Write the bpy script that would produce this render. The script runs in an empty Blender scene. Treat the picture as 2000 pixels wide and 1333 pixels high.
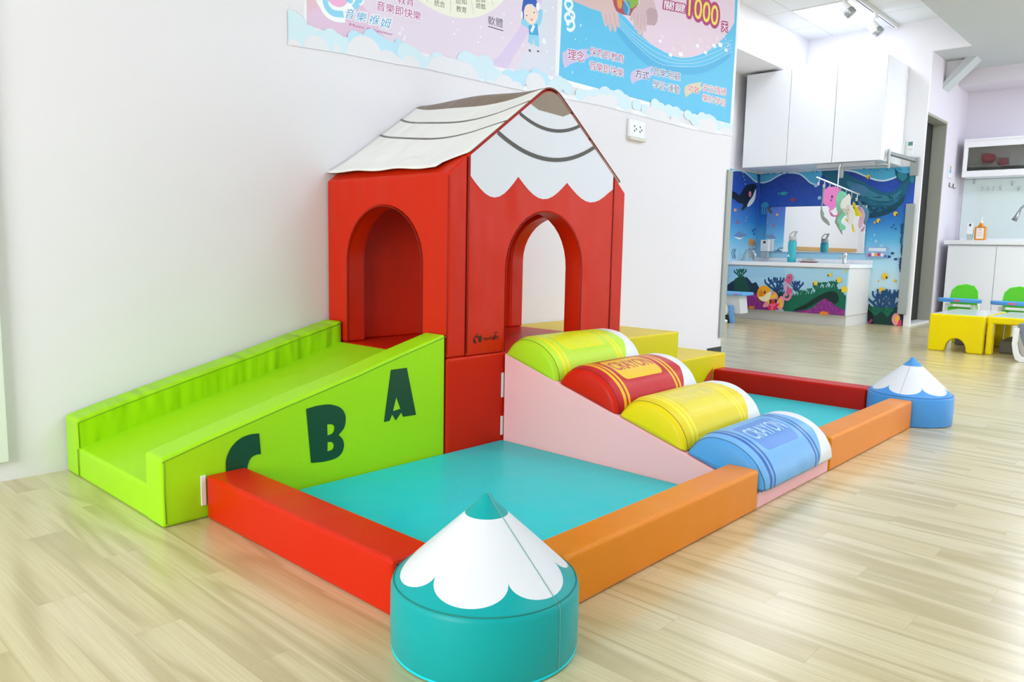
import bpy, bmesh, math, random
from mathutils import Vector, Matrix
S = bpy.context.scene
C = S.collection
U = 0.83                      # authoring unit -> metres
# ------------------------------------------------------------------ camera
cam_d = bpy.data.cameras.new('camera'); cam = bpy.data.objects.new('camera', cam_d); C.objects.link(cam)
S.camera = cam
cam_d.sensor_width = 36.0; cam_d.lens = 26.827; cam_d.clip_start = 0.02; cam_d.clip_end = 100
fw = Vector((0.7319447, 0.67061007, -0.12057817)); rt = Vector((0.67725205, -0.73545753, 0.0207817)); up = Vector((0.07474371, 0.09687286, 0.99248629))
M4 = Matrix.Identity(4)
for i in range(3):
    M4[i][0] = rt[i]; M4[i][1] = up[i]; M4[i][2] = -fw[i]
M4.translation = Vector((-0.93793788, -3.13707455, 0.87)) * U
cam.matrix_world = M4
# ------------------------------------------------------------------ colour management
S.view_settings.view_transform = 'Standard'; S.view_settings.look = 'None'
S.view_settings.gamma = 1.0; S.view_settings.exposure = -0.42
# ------------------------------------------------------------------ world and large lights
W = bpy.data.worlds.new('daylight'); S.world = W; W.use_nodes = True
W.node_tree.nodes['Background'].inputs[0].default_value = (0.93, 0.97, 1.0, 1)
W.node_tree.nodes['Background'].inputs[1].default_value = 1.0
def area(name, loc, target, sx, sy, power, col=(1, 1, 1)):
    d = bpy.data.lights.new(name, 'AREA'); d.shape = 'RECTANGLE'; d.size = sx * U; d.size_y = sy * U
    d.energy = power; d.color = col
    o = bpy.data.objects.new(name, d); C.objects.link(o); o.location = Vector(loc) * U
    o.rotation_euler = (Vector(target) - Vector(loc)).to_track_quat('-Z', 'Y').to_euler(); return o
area('window_light_back', (-4.3, -2.3, 1.6), (0, -1.4, 0.4), 2.4, 2.2, 168, (0.95, 0.98, 1))
area('window_light_front', (4.6, -7.3, 1.75), (4.6, 0, 1.1), 8.0, 2.3, 34, (0.90, 0.95, 1))
area('window_light_kitchen', (10.2, -7.3, 1.7), (10.0, -1, 1.0), 4.5, 2.3, 135, (0.90, 0.95, 1))
# ------------------------------------------------------------------ shader helpers
def lin(c):
    c = c / 255.0
    return c / 12.92 if c <= 0.04045 else ((c + 0.055) / 1.055) ** 2.4
def rgb(h):
    if isinstance(h, str): h = h.lstrip('#'); h = tuple(int(h[i:i + 2], 16) for i in (0, 2, 4))
    return (lin(h[0]), lin(h[1]), lin(h[2]), 1)
class N:
    """a node socket that can be used in formulas"""
    def __init__(s, nt, sock): s.nt = nt; s.s = sock
    def _m(s, op, *a):
        n = s.nt.nodes.new('ShaderNodeMath'); n.operation = op
        for i, x in enumerate((s,) + a):
            if isinstance(x, N): s.nt.links.new(x.s, n.inputs[i])
            else: n.inputs[i].default_value = x
        return N(s.nt, n.outputs[0])
    def __add__(s, o): return s._m('ADD', o)
    def __radd__(s, o): return s._m('ADD', o)
    def __sub__(s, o): return s._m('SUBTRACT', o)
    def __rsub__(s, o): return (s * -1.0) + o
    def __mul__(s, o): return s._m('MULTIPLY', o)
    __rmul__ = __mul__
    def __truediv__(s, o): return s._m('DIVIDE', o)
    def lt(s, o): return s._m('LESS_THAN', o)
    def gt(s, o): return s._m('GREATER_THAN', o)
    def abs(s): return s._m('ABSOLUTE')
    def f(s, op, *a): return s._m(op, *a)
def mixc(nt, fac, a, b):
    n = nt.nodes.new('ShaderNodeMix'); n.data_type = 'RGBA'
    if isinstance(fac, N): nt.links.new(fac.s, n.inputs[0])
    else: n.inputs[0].default_value = fac
    for i, x in ((6, a), (7, b)):
        if isinstance(x, N): nt.links.new(x.s, n.inputs[i])
        else: n.inputs[i].default_value = x
    return N(nt, n.outputs[2])
def objco(nt, scale=(1, 1, 1), uv=False):
    t = nt.nodes.new('ShaderNodeTexCoord'); m = nt.nodes.new('ShaderNodeMapping')
    k = 1.0 if uv else 1.0 / U
    m.inputs['Scale'].default_value = tuple(s * k for s in scale)
    nt.links.new(t.outputs['UV' if uv else 'Object'], m.inputs[0]); return m
def xyz(nt, m):
    n = nt.nodes.new('ShaderNodeSeparateXYZ'); nt.links.new(m.outputs[0], n.inputs[0])
    return [N(nt, n.outputs[i]) for i in range(3)]
def noise(nt, m, scale, detail=3, rough=0.5, dist=0.0):
    n = nt.nodes.new('ShaderNodeTexNoise'); n.inputs['Scale'].default_value = scale; n.inputs['Detail'].default_value = detail
    n.inputs['Roughness'].default_value = rough; n.inputs['Distortion'].default_value = dist
    nt.links.new(m.outputs[0], n.inputs['Vector']); return N(nt, n.outputs[0])
MATS = {}
def base(name):
    m = bpy.data.materials.new(name); m.use_nodes = True
    return m, m.node_tree, m.node_tree.nodes['Principled BSDF']
def setc(nt, b, c):
    if isinstance(c, N): nt.links.new(c.s, b.inputs['Base Color'])
    else: b.inputs['Base Color'].default_value = c
def bump(nt, b, h, strength, dist):
    n = nt.nodes.new('ShaderNodeBump'); n.inputs['Strength'].default_value = strength; n.inputs['Distance'].default_value = dist
    nt.links.new(h.s, n.inputs['Height']); nt.links.new(n.outputs[0], b.inputs['Normal'])
def vinyl(name, col, rough=0.36, wrinkle=0.0, wscale=(1, 1, 1), spec=0.16):
    """soft-play leatherette: fine grain plus large soft dents"""
    if name in MATS: return MATS[name]
    m, nt, b = base(name); setc(nt, b, rgb(col))
    b.inputs['Roughness'].default_value = rough; b.inputs['Specular IOR Level'].default_value = spec
    g = noise(nt, objco(nt), 420, 2) * 0.00035
    d = noise(nt, objco(nt, wscale), 5, 1) * (0.006 + wrinkle)
    bump(nt, b, g + d, 1.0, 1.0)
    MATS[name] = m; return m
def plain(name, col, rough=0.5, metal=0.0, spec=0.5, var=0.0, emit=0.0, trans=0.0, coat=0.0):
    if name in MATS: return MATS[name]
    m, nt, b = base(name); c = rgb(col)
    n1 = noise(nt, objco(nt), 9, 3)
    if var:
        c = mixc(nt, n1 * var, c, tuple(x * 0.6 for x in c[:3]) + (1,))
    setc(nt, b, c); b.inputs['Roughness'].default_value = rough; b.inputs['Metallic'].default_value = metal
    b.inputs['Specular IOR Level'].default_value = spec; b.inputs['Transmission Weight'].default_value = trans
    b.inputs['Coat Weight'].default_value = coat
    if emit: b.inputs['Emission Color'].default_value = rgb(col); b.inputs['Emission Strength'].default_value = emit
    MATS[name] = m; return m
def ink(col):
    n = 'print_' + col.lstrip('#')
    if n in MATS: return MATS[n]
    m, nt, b = base(n); setc(nt, b, rgb(col)); b.inputs['Roughness'].default_value = 0.42; b.inputs['Specular IOR Level'].default_value = 0.3
    MATS[n] = m; return m
# ------------------------------------------------------------------ mesh builder
class G:
    def __init__(s): s.bm = bmesh.new(); s.m = []; s.uv = None
    def mi(s, mat):
        if mat not in s.m: s.m.append(mat)
        return s.m.index(mat)
    def face(s, pts, mat, smooth=False):
        try: f = s.bm.faces.new([s.bm.verts.new(p) for p in pts])
        except ValueError: return None
        f.material_index = s.mi(mat); f.smooth = smooth; return f
    def merge(s, b2, mat, smooth=True):
        k = s.mi(mat); mp = {}
        for v in b2.verts: mp[v] = s.bm.verts.new(v.co)
        for f in b2.faces:
            try: g = s.bm.faces.new([mp[v] for v in f.verts]); g.material_index = k; g.smooth = smooth
            except ValueError: pass
        b2.free(); return s
    def box(s, x0, y0, z0, x1, y1, z1, mat, bev=0.0, seg=2):
        return s.prism([(x0, y0), (x1, y0), (x1, y1), (x0, y1)], 'Z', z0, z1, mat, bev, seg)
    def prism(s, prof, ax, a0, a1, mat, bev=0.0, seg=3, smooth=True, ang=20):
        """prof in the two other axes (order X,Y,Z without ax)"""
        def P(p, a): return {'X': (a, p[0], p[1]), 'Y': (p[0], a, p[1]), 'Z': (p[0], p[1], a)}[ax]
        b = bmesh.new(); A = [b.verts.new(P(p, a0)) for p in prof]; B = [b.verts.new(P(p, a1)) for p in prof]
        n = len(prof); b.faces.new(A); b.faces.new(B[::-1])
        for i in range(n): b.faces.new((A[i], B[i], B[(i + 1) % n], A[(i + 1) % n]))
        bmesh.ops.recalc_face_normals(b, faces=b.faces)
        if bev:
            ed = [e for e in b.edges if len(e.link_faces) == 2 and e.calc_face_angle(0) > math.radians(ang)]
            bmesh.ops.bevel(b, geom=ed, offset=bev, offset_type='OFFSET', segments=seg, profile=0.6, affect='EDGES', clamp_overlap=True)
        return s.merge(b, mat, smooth and bev > 0)
    def lathe(s, prof, c, mat, seg=32, tilt=None):
        b = bmesh.new(); rings = []
        for r, z in prof:
            if r < 1e-6: rings.append([b.verts.new((0, 0, z))])
            else: rings.append([b.verts.new((r * math.cos(2 * math.pi * k / seg), r * math.sin(2 * math.pi * k / seg), z)) for k in range(seg)])
        for a, d in zip(rings, rings[1:]):
            for k in range(seg):
                k2 = (k + 1) % seg
                if len(a) == 1 and len(d) == 1: continue
                if len(a) == 1: b.faces.new((a[0], d[k], d[k2]))
                elif len(d) == 1: b.faces.new((a[k], d[0], a[k2]))
                else: b.faces.new((a[k], d[k], d[k2], a[k2]))
        bmesh.ops.recalc_face_normals(b, faces=b.faces)
        T = Matrix.Translation(Vector(c))
        if tilt is not None: T = T @ Vector(tilt).normalized().to_track_quat('Z', 'Y').to_matrix().to_4x4()
        bmesh.ops.transform(b, matrix=T, verts=b.verts); return s.merge(b, mat)
    def tube(s, path, r, mat, seg=6, closed=False, flat=1.0):
        P = [Vector(p) for p in path]; n = len(P); b = bmesh.new(); rings = []
        prev = None
        for i in range(n):
            t = (P[(i + 1) % n] - P[i - 1]) if closed else (P[min(i + 1, n - 1)] - P[max(i - 1, 0)])
            t.normalize()
            ref = prev if prev is not None else (Vector((0, 0, 1)) if abs(t.z) < 0.9 else Vector((1, 0, 0)))
            x = (ref - t * ref.dot(t)).normalized(); y = t.cross(x); prev = x
            rr = r[i] if isinstance(r, (list, tuple)) else r
            rings.append([b.verts.new(P[i] + x * math.cos(2 * math.pi * k / seg) * rr + y * math.sin(2 * math.pi * k / seg) * rr * flat) for k in range(seg)])
        m = n if closed else n - 1
        for i in range(m):
            a, d = rings[i], rings[(i + 1) % n]
            for k in range(seg): b.faces.new((a[k], a[(k + 1) % seg], d[(k + 1) % seg], d[k]))
        if not closed: b.faces.new(rings[0]); b.faces.new(rings[-1])
        bmesh.ops.recalc_face_normals(b, faces=b.faces); return s.merge(b, mat)
    def cyl(s, p0, p1, r, mat, seg=20, bev=0.0):
        p0, p1 = Vector(p0), Vector(p1); L = (p1 - p0).length
        pr = [(0, 0), (r - bev, 0), (r, bev), (r, L - bev), (r - bev, L), (0, L)] if bev else [(0, 0), (r, 0), (r, L), (0, L)]
        return s.lathe(pr, p0, mat, seg, p1 - p0)
def obj(name, g, parent=None, loc=None, wn=True, label=None):
    """link a builder as ONE mesh object whose origin is loc (or the parent's origin)"""
    if parent is not None: o0 = Vector(parent['_base'])
    elif loc is not None: o0 = Vector(loc)
    else:
        xs = [v.co for v in g.bm.verts]
        o0 = Vector(((min(v.x for v in xs) + max(v.x for v in xs)) / 2, (min(v.y for v in xs) + max(v.y for v in xs)) / 2, min(v.z for v in xs)))
    for v in g.bm.verts: v.co = (v.co - o0) * U
    me = bpy.data.meshes.new(name); g.bm.to_mesh(me); g.bm.free()
    for m in g.m: me.materials.append(m)
    o = bpy.data.objects.new(name, me); C.objects.link(o); o['_base'] = tuple(o0)
    if parent is not None: o.parent = parent
    else: o.location = o0 * U
    if wn:
        w = o.modifiers.new('wn', 'WEIGHTED_NORMAL'); w.keep_sharp = True; w.weight = 90
    if label: o['label'] = label
    return o
def sub(name, g, parent, **k):   # sub-part whose parent mesh shares the thing's origin
    return obj(name, g, parent, **k)
def thing(name, loc, label, cat, group=None):
    o = bpy.data.objects.new(name, None); C.objects.link(o); o.location = Vector(loc) * U; o.empty_display_size = 0.05
    o['_base'] = tuple(loc); o['label'] = label; o['category'] = cat
    if group: o['group'] = group
    return o
def tag(o, label, cat, group=None):
    o['label'] = label; o['category'] = cat
    if group: o['group'] = group
    return o
def struct(name, g, **k):
    o = obj(name, g, **k); o['kind'] = 'structure'; return o
# ------------------------------------------------------------------ flat artwork on a plane
_txt = {}
def text_mesh(s, off=0.0):
    key = (s, round(off, 3))
    if key in _txt: return _txt[key]
    cu = bpy.data.curves.new('t', 'FONT'); cu.body = s; cu.size = 1; cu.offset = off; cu.resolution_u = 3
    o = bpy.data.objects.new('t', cu); C.objects.link(o)
    dg = bpy.context.evaluated_depsgraph_get(); ev = o.evaluated_get(dg); me = ev.to_mesh()
    V = [(v.co.x, v.co.y) for v in me.vertices]; F = [tuple(p.vertices) for p in me.polygons]
    ev.to_mesh_clear(); bpy.data.objects.remove(o); bpy.data.curves.remove(cu)
    _txt[key] = (V, F); return _txt[key]
def holes_mesh(loops):
    cu = bpy.data.curves.new('h', 'CURVE'); cu.dimensions = '2D'; cu.fill_mode = 'BOTH'
    for L in loops:
        sp = cu.splines.new('POLY'); sp.points.add(len(L) - 1); sp.use_cyclic_u = True
        for i, p in enumerate(L): sp.points[i].co = (p[0], p[1], 0, 1)
    o = bpy.data.objects.new('h', cu); C.objects.link(o)
    dg = bpy.context.evaluated_depsgraph_get(); ev = o.evaluated_get(dg); me = ev.to_mesh()
    V = [(v.co.x, v.co.y) for v in me.vertices]; F = [tuple(p.vertices) for p in me.polygons]
    ev.to_mesh_clear(); bpy.data.objects.remove(o); bpy.data.curves.remove(cu)
    return V, F
def art(g, layers, to3, step=0.0005, start=0.0):
    """layers of printed shapes; to3(a, b, lift) gives the point in the room"""
    h = start; low = None
    if isinstance(layers, tuple): layers = [dec(L, layers[0]) for L in layers[1]]
    for L in layers:
        h += step
        if L[0] == 'low': low = L; continue
        if L[0] == 'p':
            if len(L) > 3: _mesh2(g, *holes_mesh([L[2]] + L[3]), ink(L[1]), to3, h)
            else: _mesh2(g, *holes_mesh([L[2]]), ink(L[1]), to3, h)
        elif L[0] == 'c':
            _, col, x, z, rx, rz = L
            n = 96 if rx > 0.2 else 40 if max(rx, rz) > 0.03 else 16
            P = [(x + rx * math.cos(2 * math.pi * k / n), z + rz * math.sin(2 * math.pi * k / n)) for k in range(n)]
            if low:
                def lz(a_):
                    T = low[2]
                    for q, w_ in zip(T, T[1:]):
                        if q[0] <= a_ <= w_[0]: return q[1] + (w_[1] - q[1]) * (a_ - q[0]) / (w_[0] - q[0])
                    return T[0][1] if a_ < T[0][0] else T[-1][1]
                Q = []
                for p in P:
                    x_ = min(max(p[0], low[1]), 5.185); p = (x_, max(p[1], lz(x_)))
                    if not Q or abs(p[0] - Q[-1][0]) + abs(p[1] - Q[-1][1]) > 1e-5: Q.append(p)
                P = Q
            if len(P) > 2: _face(g, [to3(p[0], p[1], h) for p in P], ink(col))
        elif L[0] == 'l':
            _, col, P, w = L
            A, B = [], []
            for i, p in enumerate(P):
                a = P[max(i - 1, 0)]; b = P[min(i + 1, len(P) - 1)]
                dx, dz = b[0] - a[0], b[1] - a[1]; d = math.hypot(dx, dz) or 1
                A.append((p[0] - dz / d * w / 2, p[1] + dx / d * w / 2)); B.append((p[0] + dz / d * w / 2, p[1] - dx / d * w / 2))
            for i in range(len(P) - 1):
                _face(g, [to3(*A[i], h), to3(*A[i + 1], h), to3(*B[i + 1], h), to3(*B[i], h)], ink(col))
        elif L[0] == 't':
            _, s, col, (tl, tr, bl), out, ow, bold = L
            V, F = text_mesh(s)
            if not V: continue
            x0 = min(v[0] for v in V); x1 = max(v[0] for v in V); y0 = min(v[1] for v in V); y1 = max(v[1] for v in V)
            ex = ((tr[0] - tl[0]) / (x1 - x0), (tr[1] - tl[1]) / (x1 - x0)); ey = ((tl[0] - bl[0]) / (y1 - y0), (tl[1] - bl[1]) / (y1 - y0))
            def tp(a, b): return (bl[0] + ex[0] * (a - x0) + ey[0] * (b - y0), bl[1] + ex[1] * (a - x0) + ey[1] * (b - y0))
            if out:
                for q in range(10):
                    dx, dy = ow * math.cos(q * math.pi / 5), ow * math.sin(q * math.pi / 5)
                    _mesh2(g, [tp(v[0] + dx, v[1] + dy) for v in V], F, ink(out), to3, h); h += step * 0.5
                h += step
            if bold:
                for q in range(4):
                    _mesh2(g, [tp(v[0] + 0.014 * (q % 2) - 0.007, v[1] + 0.014 * (q // 2) - 0.007) for v in V], F, ink(col), to3, h); h += step * 0.5
            _mesh2(g, [tp(*v) for v in V], F, ink(col), to3, h)
def _face(g, pts, mat): g.face(pts, mat)
def _mesh2(g, V, F, mat, to3, h):
    k = g.mi(mat); vs = [g.bm.verts.new(to3(v[0], v[1], h)) for v in V]
    for f in F:
        try: q = g.bm.faces.new([vs[i] for i in f]); q.material_index = k; q.smooth = False
        except ValueError: pass
def catmull(L, n=4, closed=True):
    o = []; m_ = len(L)
    for i in range(m_ if closed else m_ - 1):
        w = (lambda j: L[j % m_]) if closed else (lambda j: L[min(max(j, 0), m_ - 1)])
        p0, p1, p2, p3 = w(i - 1), w(i), w(i + 1), w(i + 2)
        for k in range(n):
            t_ = k / n
            o.append(tuple(.5 * ((2 * p1[d]) + (-p0[d] + p2[d]) * t_ + (2 * p0[d] - 5 * p1[d] + 4 * p2[d] - p3[d]) * t_ * t_ + (-p0[d] + 3 * p1[d] - 3 * p2[d] + p3[d]) * t_ ** 3) for d in (0, 1)))
    if not closed: o.append(tuple(L[-1]))
    return o
def dec(L, K):
    """unpack one printed shape: points are stored as whole numbers"""
    def pts(s_, k_): return [tuple(float(v) / k_ for v in q.split(',')) for q in s_.split(' ')]
    if L[0] in 'ps' and L[0] != 'low':
        P = [pts(q, K) for q in L[2].split('|')]
        if L[0] == 's': P = [catmull(P[0])]
        return ('p', L[1], P[0]) + ((P[1:],) if len(P) > 1 else ())
    if L[0] in ('l', 'm'):
        P = pts(L[2], K); return ('l', L[1], catmull(P, 4, False) if L[0] == 'm' else P, L[3])
    if L[0] == 't': return L[:3] + (pts(L[3], 10000),) + L[4:]
    return L
def onY(y): return lambda a, b, h: (a, y - h, b)        # print facing the room (-Y)
def onX(x): return lambda a, b, h: (x - h, a, b)        # print facing -X
# flat artwork in plane coordinates (metres / U)
ART={'slide':(10000,[('p','104a2c','8720,4000 9510,4000 9990,2060 9330,2080 9230,2260 8970,1980 8790,2250 8670,2020 8390,2010|8990,2900 8830,2380 9190,2420'),
('p','104a2c','5010,3010 5410,3060 5530,3060 5710,3060 5880,3050 6040,3020 6190,2970 6320,2920 6430,2850 6520,2770 6580,2680 6630,2580 6650,2470 6650,2370 6640,2270 6620,2170 6580,2080 6500,1990 6410,1920 6340,1860 6340,1860 6390,1810 6460,1740 6520,1660 6550,1580 6570,1490 6570,1390 6540,1300 6500,1200 6430,1120 6340,1060 6230,1020 6110,1000 5970,990 5820,990 5670,990 5490,1010 5310,1030 5180,1050|5860,2320 5900,2320 5960,2320 6020,2310 6070,2290 6110,2260 6150,2220 6160,2160 6160,2100 6140,2050 6120,2010 6080,1970 6040,1950 5980,1930 5920,1930 5870,1920|5870,1670 5910,1670 5960,1670 6010,1660 6060,1640 6100,1600 6120,1560 6130,1510 6120,1450 6100,1410 6070,1380 6040,1360 6000,1350 5950,1350 5900,1340 5860,1340'),
('p','104a2c','3270,1730 3210,1730 3130,1740 3060,1730 3000,1710 2950,1690 2900,1650 2860,1600 2830,1550 2810,1490 2790,1430 2780,1360 2790,1300 2800,1230 2820,1150 2860,1090 2910,1040 2970,1000 3040,970 3130,960 3220,970 3290,970 3340,390 3250,390 3120,390 2990,410 2850,450 2710,500 2580,560 2470,640 2360,730 2270,830 2190,940 2130,1060 2080,1180 2050,1290 2040,1410 2040,1530 2040,1640 2050,1750 2080,1860 2130,1970 2190,2080 2260,2170 2340,2240 2420,2310 2510,2360 2600,2400 2710,2430 2830,2450 2970,2460 3120,2450 3220,2440')]),
'logo':(10000,[('m','2a1408','13300,5090 13270,5020 13220,4970 13110,4910 13080,4840 13090,4760 13160,4710 13230,4710',0.006),
('l','2a1408','13080,4840 13150,4830',0.004),
('l','2a1408','13090,4800 13180,4800',0.004),
('l','2a1408','13110,4760 13210,4760',0.004),
('p','2a1408','13270,5000 13340,4930 13380,4960 13490,5050 13470,4970 13540,4990 13500,4940 13560,4940 13520,4890 13560,4870 13510,4830 13550,4800 13500,4780 13540,4740 13450,4700 13370,4720 13400,4780 13370,4850 13310,4920 13230,4970'),
('t','twh','2a1408','13640,4930 14220,4940 13640,4760',None,0.03,0),
('t','n','2a1408','14400,4920 14560,4930 14400,4760',None,0.03,0),
('p','2a1408','14340,4990 14400,4980 14320,4740 14260,4770 14270,4860'),
('c','2a1408',1.442,0.506,0.005,0.0045)]),
'poster_pink':(1000,[('p','f3f4f8','1055,2750 1055,1835 1260,1820 1760,1840 2184,1865 2845,1910 2845,2750'),
('p','e6d9ea','1071,2750 1067,1856 1257,1842 1756,1865 2180,1889 2830,1932 2835,2750'),
('p','e3c6e0','1071,2750 1067,1856 1257,1842 1533,1853 1454,1960 1348,2030 1450,2750'),
('p','e6bfd0','1071,2750 1068,1907 1135,1956 1177,2056 1250,2750'),
('p','dccbec','2249,1916 2323,1958 2479,2131 2621,2337 2691,2354 2582,2154 2452,1982 2398,1903 2320,1898'),
('p','dcdfee','2459,1906 2563,2033 2651,2168 2700,2356 2820,2385 2830,1932'),
('c','f1f2e2',1.916,2.712,0.622,0.622),
('l','c8c6b4','1946,2226 1947,2109',0.003),
('l','c8c6b4','2085,2261 2119,2141',0.003),
('l','c8c6b4','2231,2297 2274,2220',0.003),
('l','c8c6b4','1820,2169 1778,2126',0.003),
('t','統合','5a5048','18310,21510 19060,21570 18310,21180',None,0.03,0),
('t','教育','5a5048','19880,21580 20640,21650 19880,21260',None,0.03,0),
('t','認知','5a5048','19830,21960 20630,22100 19840,21650',None,0.03,0),
('t','遊戲','5a5048','21330,22080 22090,22160 21340,21790',None,0.03,0),
('t','語音','5a5048','21320,22430 22080,22560 21330,22110',None,0.03,0),
('t','軟體','4a3f4a','22300,21610 23510,21690 22320,21120',None,0.03,0),
('l','4a3f4a','2232,2103 2357,2105',0.005),
('c','f7f9fc',1.216,2.034,0.118,0.118),
('c','f7f9fc',1.176,1.948,0.034,0.029),
('c','8fd6f2',1.174,1.949,0.023,0.022),
('m','f7f9fc','1155,1983 1176,1943 1218,1930 1272,1938',0.055),
('m','8fd6f2','1166,1986 1176,1957 1210,1939 1266,1946',0.03),
('c','f7f9fc',1.351,2.04,0.034,0.033),
('c','8fd6f2',1.353,2.037,0.023,0.022),
('l','8fd6f2','1348,2018 1325,1987',0.03),
('c','f0b4dc',1.227,2.041,0.07,0.07),
('c','8fd6f2',1.299,2.018,0.021,0.014),
('t','音','2f9fd4','12840,19770 13360,19840 12690,19300','f7f9fc',0.09,0),
('t','樂','2f9fd4','13450,19780 14080,19860 13300,19300','f7f9fc',0.09,0),
('t','褓','2f9fd4','14230,19820 14820,19890 14080,19330','f7f9fc',0.09,0),
('t','姆','2f9fd4','14920,19830 15550,19910 14760,19330','f7f9fc',0.09,0),
('t','音樂即快樂','b03a8c','14600,20570 17440,20680 14570,20110','f5eef6',0.09,0),
('t','教育','b03a8c','15870,21170 16930,21230 15870,20730','f5eef6',0.09,0),
('t','Music Babysitter','b8409a','13010,19140 15620,19230 12980,18990',None,0.03,0),
('m','8fd3f0','2508,2195 2572,2183 2604,2170',0.035),
('m','8fd3f0','2679,2298 2672,2238 2632,2188',0.035),
('s','2a5cb8','2514,2283 2534,2339 2589,2346 2635,2335 2666,2277 2646,2291 2599,2309 2545,2279 2525,2205 2511,2236'),
('c','f6e0d2',2.588,2.249,0.06,0.056),
('s','2a5cb8','2518,2295 2552,2338 2625,2350 2655,2304 2618,2301 2580,2321 2545,2296 2528,2257'),
('c','3a3030',2.554,2.234,0.005,0.004),
('c','3a3030',2.619,2.266,0.005,0.005),
('p','e890a0','2582,2220 2611,2231 2603,2211'),
('c','f7f9fc',2.511,2.226,0.009,0.024),
('c','f7f9fc',2.653,2.307,0.017,0.026),
('p','3fa9dc','2572,2180 2649,2209 2666,2142 2578,2132'),
('p','8fd3f0','2578,2132 2666,2145 2673,2078 2631,2082 2615,2123 2612,2078 2570,2087'),
('m','f7f9fc','2622,2194 2605,2164 2596,2151',0.02),
('c','5a5a5a',2.588,2.042,0.012,0.007),
('c','5a5a5a',2.663,2.052,0.012,0.005),
('c','fbfbff',1.967,2.069,0.005,0.005),
('c','fbfbff',2.001,2.034,0.004,0.004),
('c','fbfbff',1.975,2.008,0.005,0.005),
('c','fbfbff',2.175,2.088,0.005,0.005),
('c','fbfbff',2.173,2.033,0.005,0.005),
('c','fbfbff',2.157,2.003,0.005,0.005),
('c','fbfbff',2.35,2.067,0.005,0.005),
('c','fbfbff',2.359,2.198,0.005,0.005),
('c','fbfbff',2.526,2.06,0.005,0.005),
('c','fbfbff',2.425,2.16,0.005,0.005),
('c','fbfbff',2.788,2.333,0.006,0.006),
('c','fbfbff',2.815,2.158,0.005,0.005),
('c','fbfbff',2.798,1.979,0.006,0.006),
('c','fbfbff',2.746,2.069,0.006,0.006),
('c','fbfbff',2.715,2.122,0.017,0.017),
('c','fbfbff',2.722,2.302,0.005,0.005),
('c','f7f7fc',1.601,1.93,0.01,0.007),
('l','f7f7fc','1609,1933 1612,1966',0.004),
('l','f7f7fc','1612,1966 1627,1951',0.005),
('c','f7f7fc',1.627,1.906,0.006,0.004),
('l','f7f7fc','1632,1908 1634,1928',0.004),
('l','f7f7fc','1634,1928 1643,1919',0.005)]),
'poster_blue':(1000,[('p','f6f7fa','2850,2750 2850,1900 5200,1930 5200,3050 4900,3050'),
('p','5fc3ee','2890,3050 2890,2750 2865,1932 5150,1950 5165,2600 5165,3050'),
('s','4fb4e6','3354,2399 3469,2332 3648,2250 3914,2185 4333,2209 4697,2291 5024,2444 5079,2512 4786,2381 4435,2280 4156,2247 3829,2269 3598,2336'),
('p','e9d3e4','3488,2469 3575,2449 3666,2414 3790,2368 3885,2346 3983,2333 4082,2323 4184,2321 4278,2327 4375,2340 4481,2366 4590,2403 4681,2442 4774,2490 4868,2546 4963,2612 5058,2689 5126,2763 5115,2996 3480,2591'),
('m','c8e4f4','3497,2432 3669,2375 3983,2333 4322,2330 4681,2444 5109,2623',0.003),
('m','c8e4f4','3499,2413 3670,2352 3985,2300 4324,2309 4684,2412 5112,2593',0.003),
('m','c8e4f4','3500,2395 3672,2330 3988,2266 4326,2288 4688,2379 5116,2563',0.003),
('m','c8e4f4','3501,2377 3673,2308 3991,2233 4328,2268 4691,2347 5119,2533',0.003),
('p','b84a55','3377,2565 3694,2644 3714,2577 3624,2476 3531,2463 3460,2466 3401,2510'),
('s','8fb84a','3565,2596 3695,2628 3706,2575 3628,2525 3569,2542'),
('s','3f8fc8','3527,2524 3596,2565 3616,2490 3559,2473'),
('s','e0a040','3453,2569 3509,2575 3514,2506 3472,2496'),
('m','7fc0d8','3509,2575 3599,2526 3588,2476',0.02),
('p','ddbfc0','2985,2419 3065,2419 3167,2417 3282,2423 3315,2368 3330,2345 3346,2343 3361,2359 3365,2383 3373,2343 3388,2324 3402,2324 3409,2339 3410,2374 3425,2350 3441,2332 3457,2331 3465,2347 3458,2380 3473,2368 3492,2367 3499,2382 3491,2415 3477,2458 3445,2474 3423,2500 3387,2568 2941,2457'),
('p','d8bcc2','3701,2645 3728,2588 3715,2565 3658,2528 3624,2484 3616,2451 3627,2439 3645,2449 3656,2468 3657,2436 3674,2400 3694,2394 3703,2410 3701,2438 3709,2391 3729,2370 3747,2375 3744,2415 3755,2385 3769,2369 3787,2375 3787,2416 3803,2405 3825,2418 3826,2461 3931,2478 3960,2511 3968,2555 3946,2591 3867,2686'),
('p','c0a4ac','3826,2461 3829,2507 3807,2550 3866,2589 3946,2591 3968,2555 3960,2511 3931,2478'),
('l','b8949a','3336,2418 3346,2360',0.004),
('l','b8949a','3379,2432 3400,2364',0.004),
('l','b8949a','3426,2447 3452,2375',0.004),
('l','b8949a','3667,2502 3662,2461',0.004),
('l','b8949a','3711,2512 3706,2431',0.004),
('l','b8949a','3756,2522 3753,2417',0.004),
('l','b8949a','3794,2523 3797,2443',0.004),
('m','f2fbff','2933,2243 2969,2240 3005,2266 2997,2297 2971,2328',0.02),
('m','f2fbff','2959,2329 2941,2335 2912,2311 2931,2286 2985,2302 3005,2335 2982,2356',0.02),
('m','f2fbff','2982,2354 2940,2356 2909,2378 2919,2409',0.02),
('m','f2fbff','2919,2409 2967,2413 2980,2388 2946,2354',0.02),
('c','f2fbff',2.941,2.273,0.018,0.013),
('c','b8e4f6',3.021,2.196,0.006,0.006),
('c','b8e4f6',3.072,2.292,0.009,0.009),
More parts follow.
